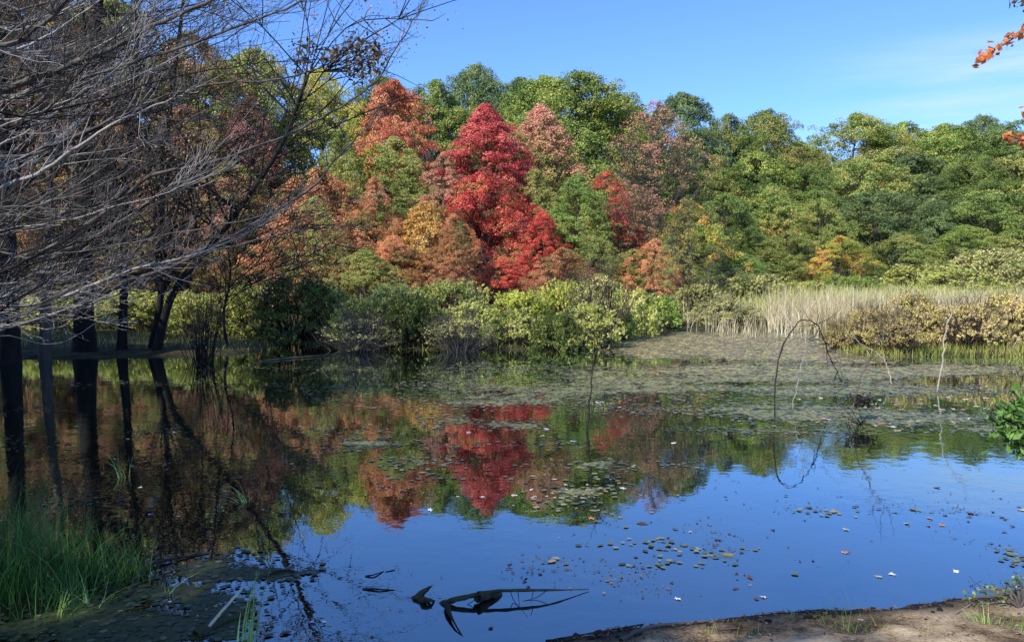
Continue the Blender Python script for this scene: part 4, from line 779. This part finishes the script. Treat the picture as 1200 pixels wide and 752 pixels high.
# sunken log
def rel(P, b): return [np.asarray(p, float) - b for p in P]
b = on(540, 708); t = thing('sunken_log', 'mossy dark log lying half out of the water near the shore', 'log', tuple(b))
mb = MB(); Q = spline(rel([on(512, 709, -.02), on(530, 703, .03), on(555, 697, .06), on(585, 692, .075), on(640, 691, .06), on(690, 690, .01)], b), 26); mb.tube(Q, np.interp(np.linspace(0, 1, 26), [0, .15, .5, 1], [.010, .018, .014, .003]) * (1 + .3 * rng.random(26)), 8, bump=.16)
part('trunk', mb.build('trunk', smooth=True), M['moss_log'], t)
mb = MB(); mb.tube(spline(rel([on(560, 699, .05), on(572, 697, .03), on(584, 697, .0), on(586, 700, -.04)], b), 8), np.linspace(.04, .025, 8), 8, bump=.15); part('stump', mb.build('stump', smooth=True), M['moss_log'], t)
mb = MB(); mb.tube(spline(rel([on(523, 706, .02), on(527, 718, .03), on(534, 732, .02), on(545, 750, -.01)], b), 12), np.array([.012, .024, .024, .018, .013, .010, .008, .007, .006, .005, .004, .003]), 8, bump=.16); part('branch', mb.build('branch', smooth=True), M['stick_dark'], t)
mb = MB()
for pts in [[(598, 692, .07), (602, 703, .01), (612, 715, .0), (618, 722, .0)], [(607, 692, .07), (609, 712, .0)], [(625, 692, .06), (622, 706, .05)], [(560, 700, .05), (548, 708, .0), (541, 712, .0)], [(640, 692, .05), (628, 700, .01), (612, 704, .0)]]:
    mb.tube(spline(rel([on(*p) for p in pts], b), 8), np.linspace(.0035, .0018, 8), 5)
part('twig', mb.build('twig'), M['stick_dark'], t)
b = on(492, 702); t = thing('stump', 'small mossy broken stump poking out left of the log', 'stump', tuple(b))
mb = MB(); mb.tube(spline(rel([on(480, 702, -.02), on(490, 698, .02), on(500, 690, .05), on(506, 686, .09)], b), 10), np.array([.008, .016, .024, .026, .028, .02, .02, .012, .010, .003]), 7, bump=.2); part('wood', mb.build('wood', smooth=True), M['moss_log'], t)
mb = MB(); mb.tube(spline(rel([on(488, 702, -.01), on(498, 702, .03), on(506, 703, .02), on(512, 704, -.02)], b), 8), np.array([.01, .016, .02, .016, .014, .01, .006, .003]), 7, bump=.2); part('root', mb.build('root', smooth=True), M['moss_log'], t)
def driftwood(pts, r0, r1, mat, label, cat='stick', name='driftwood', group=None):
    P = [on(*p) for p in pts]; b = P[0].copy(); mb = MB(); Q = spline([p - b for p in P], 14); mb.tube(Q, np.linspace(r0, r1, 14), 6, bump=.12)
    o = part(name, mb.build(name, smooth=True), M[mat]); o.location = tuple(b); tag(o, label, cat, group); return o
driftwood([(428, 675, .0), (438, 673, .012), (450, 669, .0)], .008, .004, 'stick_dark', 'small dark stick floating above left of the stump')
driftwood([(425, 690, .0), (442, 690, .01), (462, 691, .0)], .008, .005, 'stick_dark', 'thin dark twig floating left of the stump')
driftwood([(452, 670, .0), (463, 667, .005)], .006, .003, 'stick_dark', 'short dark twig beside the small floating stick')
driftwood([(242, 738, .01), (258, 718, .09), (283, 690, .17)], .013, .01, 'stick_tan', 'tan stick propped up beside the bright reed blades')
driftwood([(150, 700, .0), (172, 665, .02), (200, 655, .02), (245, 648, .0)], .02, .008, 'stick_dark', 'dark strip standing for a branch shadow across the duckweed mat')  # branch shadow on the mat, shaped as a dark tube
driftwood([(300, 680, .0), (330, 668, .02), (360, 672, .0)], .012, .005, 'stick_dark', 'dark strip for a branch shadow at the right end of the duckweed mat')  # another branch shadow laid on the mat as dark wood
driftwood([(230, 745, .0), (262, 728, .015), (300, 716, .01)], .045, .02, 'moss_log', 'green mossy log under the bright reed blades', 'log', 'mossy_log')
driftwood([(296, 425, .0), (330, 420, .03), (380, 416, .03), (420, 411, .0)], .02, .01, 'bark', 'pale fallen branch lying on the far water left of centre')
driftwood([(-10, 660, .06), (60, 655, .02), (130, 665, .0)], .02, .01, 'stick_dark', 'dark branch lying among the sedge')
def onbank(px, py, dz=0.0):
    z = 0.05
    for _ in range(6):
        p = on(px, py, z); z = tz(p[0], p[1])
    p = on(px, py, z); p[2] += dz; return p
def bankroot(pts, r0, r1, label, mat='bark', name='tree_root', cat='root'):
    P = [onbank(x, y, r0 * .3) for x, y in pts]; b = P[0].copy(); mb = MB(); Q = spline([p - b for p in P], 24); mb.tube(Q, np.linspace(r0, r1, 24), 7, bump=.08)
    o = part(name, mb.build(name, smooth=True), M[mat]); o.location = tuple(b); tag(o, label, cat)
bankroot([(728, 752), (745, 742), (770, 734), (800, 731), (830, 728)], .02, .007, 'long grey root running along the left of the near bank')
def clod(px, py, size, mat, label):
    p = onbank(px, py); u = rng.normal(size=(1, 3)); k = 9; mb = MB(); a = np.linspace(0, math.pi, 6)
    P = np.stack([np.cos(a) * -size, 0 * a, np.sin(a) * size * .1], 1); mb.tube(P, np.sin(a) * size * .55 + .002, k, bump=.16); o = part('mud_clod', mb.build('mud_clod', smooth=True), M[mat])
    o.location = tuple(p); o.rotation_euler = (0, 0, rng.uniform(0, 3.1)); tag(o, label, 'clod', 'mud clods on the near bank')
for k in range(34): px_ = rng.uniform(650, 1190); clod(px_, np.interp(px_, [660, 770, 900, 1050, 1190], [748, 731, 720, 712, 694]) + abs(rng.normal()) * 7, rng.uniform(.012, .04), 'bark_dark', 'small dark mud clod on the wet edge of the near bank')
bg_ = 'short fine grass sprigs on the near bank'
for k in range(16): clump('grass_sprig', 760 + k * 29 + rng.uniform(-14, 14), rng.uniform(728, 752), int(rng.integers(6, 18)), rng.uniform(.06, .16), rng.uniform(.02, .06), ['bankgrass', 'olivegrass'][k % 2], 'small sparse grass sprig growing from the brown near bank', 'grass', lean=.9, wr=(.002, .004), group=bg_, loc=onbank(760 + k * 29 + rng.uniform(-14, 14), rng.uniform(724, 752)))
bankroot([(640, 752), (690, 743), (735, 735), (780, 727)], .012, .004, 'thin dark root along the left edge of the bank', 'bark_dark')
bankroot([(960, 722), (1010, 716), (1060, 714)], .006, .003, 'thin twig lying near the middle of the bank', 'bark_dark', 'driftwood', 'stick')
bankroot([(820, 744), (840, 738), (868, 736)], .01, .004, 'short root lying right of the long one')
bankroot([(1098, 728), (1125, 716), (1140, 706)], .008, .004, 'thin tan stick lying on the right of the bank', 'stick_pale', 'driftwood', 'stick')

# ------------------------------------------------------------------ fallen leaves
def leafmesh(lob, name='leaf'):
    k = 20; a = np.linspace(0, 2 * math.pi, k, endpoint=False); r = 1 - .38 * (np.cos(a * lob) < 0) + rng.normal(size=k) * .08; r[0] *= 1.25
    me = bpy.data.meshes.new(name); z = rng.normal(size=k) * .08 + .08; Vv = [(0, 0, .05)] + [(math.cos(t) * q * .5, math.sin(t) * q * .42, h) for t, q, h in zip(a, r, z)] + [(.85, .05, .03), (.85, .08, .03)]
    me.from_pydata(Vv, [], [(0, 1 + i, 1 + (i + 1) % k) for i in range(k)] + [(1, k + 1, k + 2)]); return me
LM = [leafmesh(5), leafmesh(3), leafmesh(4), leafmesh(5)]
for m_ in LM: m_.materials.append(M['leaf_cream'])
cn = {'leaf_cream': 'cream', 'leaf_pink': 'pink', 'leaf_brown': 'dark brown', 'leaf_orange': 'orange', 'leaf_white': 'white'}
def fleaf(px, py, size, mat, where, group, bank=False, label=None):
    p = onbank(px, py, .004) if bank else on(px, py, .005)
    if not bank and float(pond_sd(np.array([p[0]]), np.array([p[1]]))[0]) > 0: return
    o = bpy.data.objects.new('fallen_leaf', LM[int(rng.integers(0, 4))]); C.objects.link(o)
    o.material_slots[0].link = 'OBJECT'; o.material_slots[0].material = M[mat]
    o.location = tuple(p); o.rotation_euler = (rng.normal() * .12, rng.normal() * .12, rng.uniform(0, 6.28)); size *= .62 if (bank or py > 530) else .95; o.scale = (size, size, size * .3)
    tag(o, label or (f'small {cn[mat]} fallen leaf lying on the brown near bank' if bank else f'{cn[mat]} fallen leaf floating {where}'), 'leaf', group + ', ' + cn[mat])
for (px, py, sz, mt, lab) in [(1121, 669, .09, 'leaf_white', 'white fallen leaf floating alone near the right shore'), (794, 701, .1, 'leaf_white', 'white fallen leaf off the near bank right of the log'), (895, 699, .1, 'leaf_white', 'white fallen leaf beside a brown one near the bank'), (886, 701, .08, 'leaf_brown', 'dark brown leaf touching a white one near the bank'),
                              (992, 620, .12, 'leaf_white', 'white leaf between the two stick reflections'), (990, 647, .11, 'leaf_orange', 'orange leaf below the white leaf amid the blue'), (1063, 613, .12, 'leaf_white', 'white leaf at the end of the bent stick reflection'), (1104, 615, .12, 'leaf_orange', 'orange brown leaf right of the white leaf'), (1138, 601, .16, 'leaf_brown', 'curled dark brown leaf cluster on the right blue water'),
                              (1098, 571, .16, 'leaf_brown', 'dark floating leaf below the pole reflection'), (878, 676, .11, 'leaf_brown', 'dark curled leaf beside the pale scum patch'), (862, 689, .09, 'leaf_brown', 'dark leaf left of the brown and white pair'), (753, 613, .2, 'leaf_brown', 'dark curled leaf at edge of the green reflection'), (504, 597, .13, 'leaf_white', 'white leaf on the orange reflection'), (693, 607, .15, 'leaf_orange', 'orange leaf at the end of the leaf drift'),
                              (787, 682, .07, 'leaf_brown', 'dark lump like leaf above the white leaf'), (436, 746, .06, 'leaf_brown', 'upright dark leaf left of the log near the bottom'), (730, 572, .13, 'leaf_white', 'small white leaf in the green reflection'), (1197, 597, .14, 'leaf_cream', 'cream leaf at the right edge'), (1030, 675, .1, 'leaf_cream', 'cream leaf near the white streak'), (1045, 672, .1, 'leaf_white', 'white leaf right of the white streak'),
                              (365, 728, .06, 'leaf_white', 'small white leaf right of the reed blades'), (380, 728, .06, 'leaf_white', 'second small white leaf of the pair'), (575, 735, .08, 'leaf_brown', 'brown leaf below the log')]:
    fleaf(px, py, sz, mt, '', 'single leaves on open water', label=lab)
def drift(n, cx, cy, rx, ry, mats, where, group, s=(.07, .13)):
    for _ in range(n): fleaf(cx + rng.normal() * rx, cy + rng.normal() * ry, rng.uniform(*s), mats[int(rng.integers(0, len(mats)))], where, group)
drift(60, 1080, 472, 85, 18, ['leaf_cream', 'leaf_cream', 'leaf_pink', 'leaf_white'], 'on the mats before the golden bushes', 'leaves on the right mats', (.09, .16))
drift(26, 1030, 487, 60, 8, ['leaf_cream', 'leaf_pink', 'leaf_orange'], 'around the foot of the bent stick', 'leaves around the bent stick', (.09, .15))
drift(14, 900, 440, 70, 18, ['leaf_cream', 'leaf_pink'], 'on the mats left of the hoop', 'leaves left of the hoop', (.1, .16))
drift(26, 650, 578, 45, 9, ['leaf_white', 'leaf_cream', 'leaf_cream', 'leaf_pink'], 'in the drift below the crimson reflection', 'leaves in the middle drift', (.06, .12))
drift(12, 690, 480, 90, 22, ['leaf_cream', 'leaf_white'], 'among pads in the middle of the pond', 'leaves mid pond', (.08, .13))
drift(16, 180, 560, 70, 35, ['leaf_white', 'leaf_cream'], 'on the shaded water at left', 'leaves on shaded water', (.05, .1))
drift(16, 880, 625, 70, 30, ['leaf_brown', 'leaf_brown', 'leaf_cream'], 'on the blue reflection', 'leaves on blue water', (.05, .1))
drift(16, 1130, 605, 45, 10, ['leaf_brown', 'leaf_brown', 'leaf_pink'], 'on the right blue reflection', 'leaves on right blue water', (.06, .11))
drift(14, 270, 715, 50, 22, ['leaf_brown', 'leaf_white', 'leaf_cream', 'leaf_pink'], 'around the bright reed blades', 'leaves by the reed blades', (.03, .06))
drift(12, 700, 660, 60, 16, ['leaf_brown'], 'above the log on blue water', 'leaves above the log', (.04, .08))
for _ in range(46):
    fleaf(rng.uniform(740, 1200), rng.uniform(722, 752), rng.uniform(.03, .06), ['leaf_brown', 'leaf_cream', 'leaf_pink', 'leaf_brown'][int(rng.integers(0, 4))], '', 'fallen leaves lying on the near bank', True)

def litter(n=5200):
    X = rng.uniform(.1, 4.4, n); Y = rng.uniform(4.6, 7.2, n); sdv = pond_sd(X, Y); k = (sdv > -.02) & (rng.random(n) < np.where(sdv < .22, 1, .15 + .8 * (fbm(X, Y, 3, 3, 51) > .48))); X, Y = X[k], Y[k]; n = len(X)
    mb = MB(); P = np.stack([X, Y, terrain(X, Y) + .006], 1); mb.leaves(P, np.array([0, 0, 1.]) + rng.normal(size=(n, 3)) * .22, rng.uniform(.008, .05, n) * np.where(pond_sd(X, Y) < .2, 1.3, .9), rng.random((n, 3)), asp=.32)
    tag(part('leaf_litter', mb.build('leaf_litter'), M['brownleaf']), 'crumbs of dark leaf litter and bark along the bank edge', 'leaf litter', kind='stuff')
litter()

def debris(n=190000):
    X = rng.uniform(-6, 8, n); Y = rng.uniform(5.6, 17, n); px, py = proj(X, Y, X * 0)
    cl2 = fbm(X, Y, 1.7, 4, 41); reg = 0
    for (a, b, rx, ry, am) in [(780, 640, 130, 26, .9), (960, 612, 90, 22, .8), (1130, 605, 90, 14, .9), (720, 680, 120, 18, .6), (600, 670, 120, 14, .5), (640, 610, 110, 20, .5), (900, 650, 120, 22, .7), (1180, 640, 50, 30, .8), (500, 640, 80, 14, .4), (350, 700, 60, 30, .5), (600, 520, 260, 60, .7), (300, 560, 150, 60, .5), (860, 520, 200, 20, .6)]:
        reg = reg + am * np.exp(-(((px - a) / rx) ** 2 + ((py - b) / ry) ** 2))
    k = (rng.random(n) < np.clip((cl2 - .5) * 5, 0, 1) * np.clip(reg, 0, 1) * .5) & (pond_sd(X, Y) < -.1); X, Y = X[k], Y[k]; n = len(X)
    mb = MB(); mb.leaves(np.stack([X, Y, np.full(n, .007)], 1), np.array([0, 0, 1.]) + rng.normal(size=(n, 3)) * .12, rng.uniform(.008, .05, n) * rng.uniform(.5, 1, n), rng.random((n, 3)), asp=.6)
    tag(part('floating_debris', mb.build('floating_debris'), M['brownleaf']), 'fine dark scraps of weed and bark floating in patches', 'debris', kind='stuff')
debris()

# ------------------------------------------------------------------ near shrub and branches at the right edge
def leafy(name, pos, centers, mat, n, leaf, rad, label, cat, base, asp=.55, bark='bark', tag_group=None, vis=None):
    t = thing(name, label, cat, tuple(base), group=tag_group); mb = MB(); sb = MB()
    cs = np.array(centers); idx = rng.integers(0, len(cs), n); P = cs[idx] + rng.normal(size=(n, 3)) * rad - base
    mb.leaves(P, rng.normal(size=(n, 3)) * .6 + np.array([0, -.5, .7]), leaf * rng.uniform(.6, 1.25, n), rng.random((n, 3)), asp=asp)
    part('foliage', mb.build('foliage'), M[mat], t)
    for c in cs: sb.tube(spline([np.zeros(3), (c - base) * .5 + np.array([.03, 0, .05]), c - base, (c - base) * 1.02], 10), np.linspace(.014, .003, 10), 5)
    part('stem', sb.build('stem'), M[bark], t)
base = np.array([4.3, 4.6, tz(4.3, 4.6)])
leafy('leafy_shrub', None, [at(x, y, 4.7 + rng.normal() * .1) for x, y in [(1185, 495), (1178, 485), (1195, 480), (1200, 500), (1190, 515), (1205, 525), (1215, 490), (1198, 470), (1192, 505), (1202, 515), (1225, 510), (1172, 497), (1222, 535), (1235, 480)]], 'glossy', 620, .058, .045, 'glossy green leafy shrub at the right edge over the water', 'shrub', base, asp=.5)
base = onbank(1195, 712)
leafy('leafy_plant', None, [onbank(x, y) + np.array([0, 0, .05 + .05 * rng.random()]) for x, y in [(1150, 708), (1165, 704), (1180, 700), (1195, 695), (1205, 705), (1190, 690), (1140, 712), (1170, 712)]], 'shrub_dark', 220, .03, .035, 'low dark leafy plant creeping over the right shore', 'plant', base, asp=.6)
base = np.array([8.5, 5.0, tz(8.5, 5)])
def orange_branch(paths, label):
    P0 = at(*paths[0]); b = base; t = thing('maple_tree', label, 'tree', tuple(b))
    sb = MB(); sb.tube(spline([np.zeros(3), np.array([.1, 0, 2.2]), np.array([0, .2, 4.6]), np.array([.2, .1, 6.6])], 12), np.linspace(.12, .04, 12), 8); part('trunk', sb.build('trunk', smooth=True), M['bark'], t)
    for path in paths if isinstance(paths[0][0], tuple) else [paths]: pass
    return t, b
t = thing('maple_tree', 'near maple right of the view with orange leaved branch tips', 'tree', tuple(base))
sb = MB(); sb.tube(spline([np.array([0, 0, -.2]), np.array([.1, 0, 2.2]), np.array([0, .2, 4.6]), np.array([.2, .1, 6.6])], 12), np.linspace(.12, .04, 12), 8); part('trunk', sb.build('trunk', smooth=True), M['bark'], t)
for (pts, n, mat, sz) in [([(1260, 8), (1225, 22), (1200, 36), (1180, 50), (1160, 62), (1147, 70)], 95, 'orangenear', .075), ([(1290, 150), (1245, 170), (1215, 172), (1200, 165), (1180, 158)], 80, 'orangenear', .07), ([(1280, -10), (1225, 0), (1205, -2), (1193, 4)], 50, 'brownleaf', .07), ([(1280, 130), (1230, 134), (1210, 134), (1199, 131)], 20, 'orangenear', .07)]:
    P = [at(x, y, 7.0) - base for x, y in pts]; a = np.array([.05, .15, max(2, P[0][2] * .85)]); Q = spline([a] + P, 30); mb = MB(); mb.tube(Q, np.linspace(.02, .003, 30), 5); br = part('branch', mb.build('branch'), M['bark'], t)
    lb = MB(); idx = rng.integers(12, 30, n); u = rng.normal(size=(n, 3)); lb.leaves(Q[idx] + u * .03, u + np.array([0, -.6, .2]), sz * rng.uniform(.6, 1.3, n), rng.random((n, 3)), asp=.6); part('leaves', lb.build('leaves'), M[mat], br)
print('faces', sum(len(m_.polygons) for m_ in bpy.data.meshes), 'objects', len(bpy.data.objects))
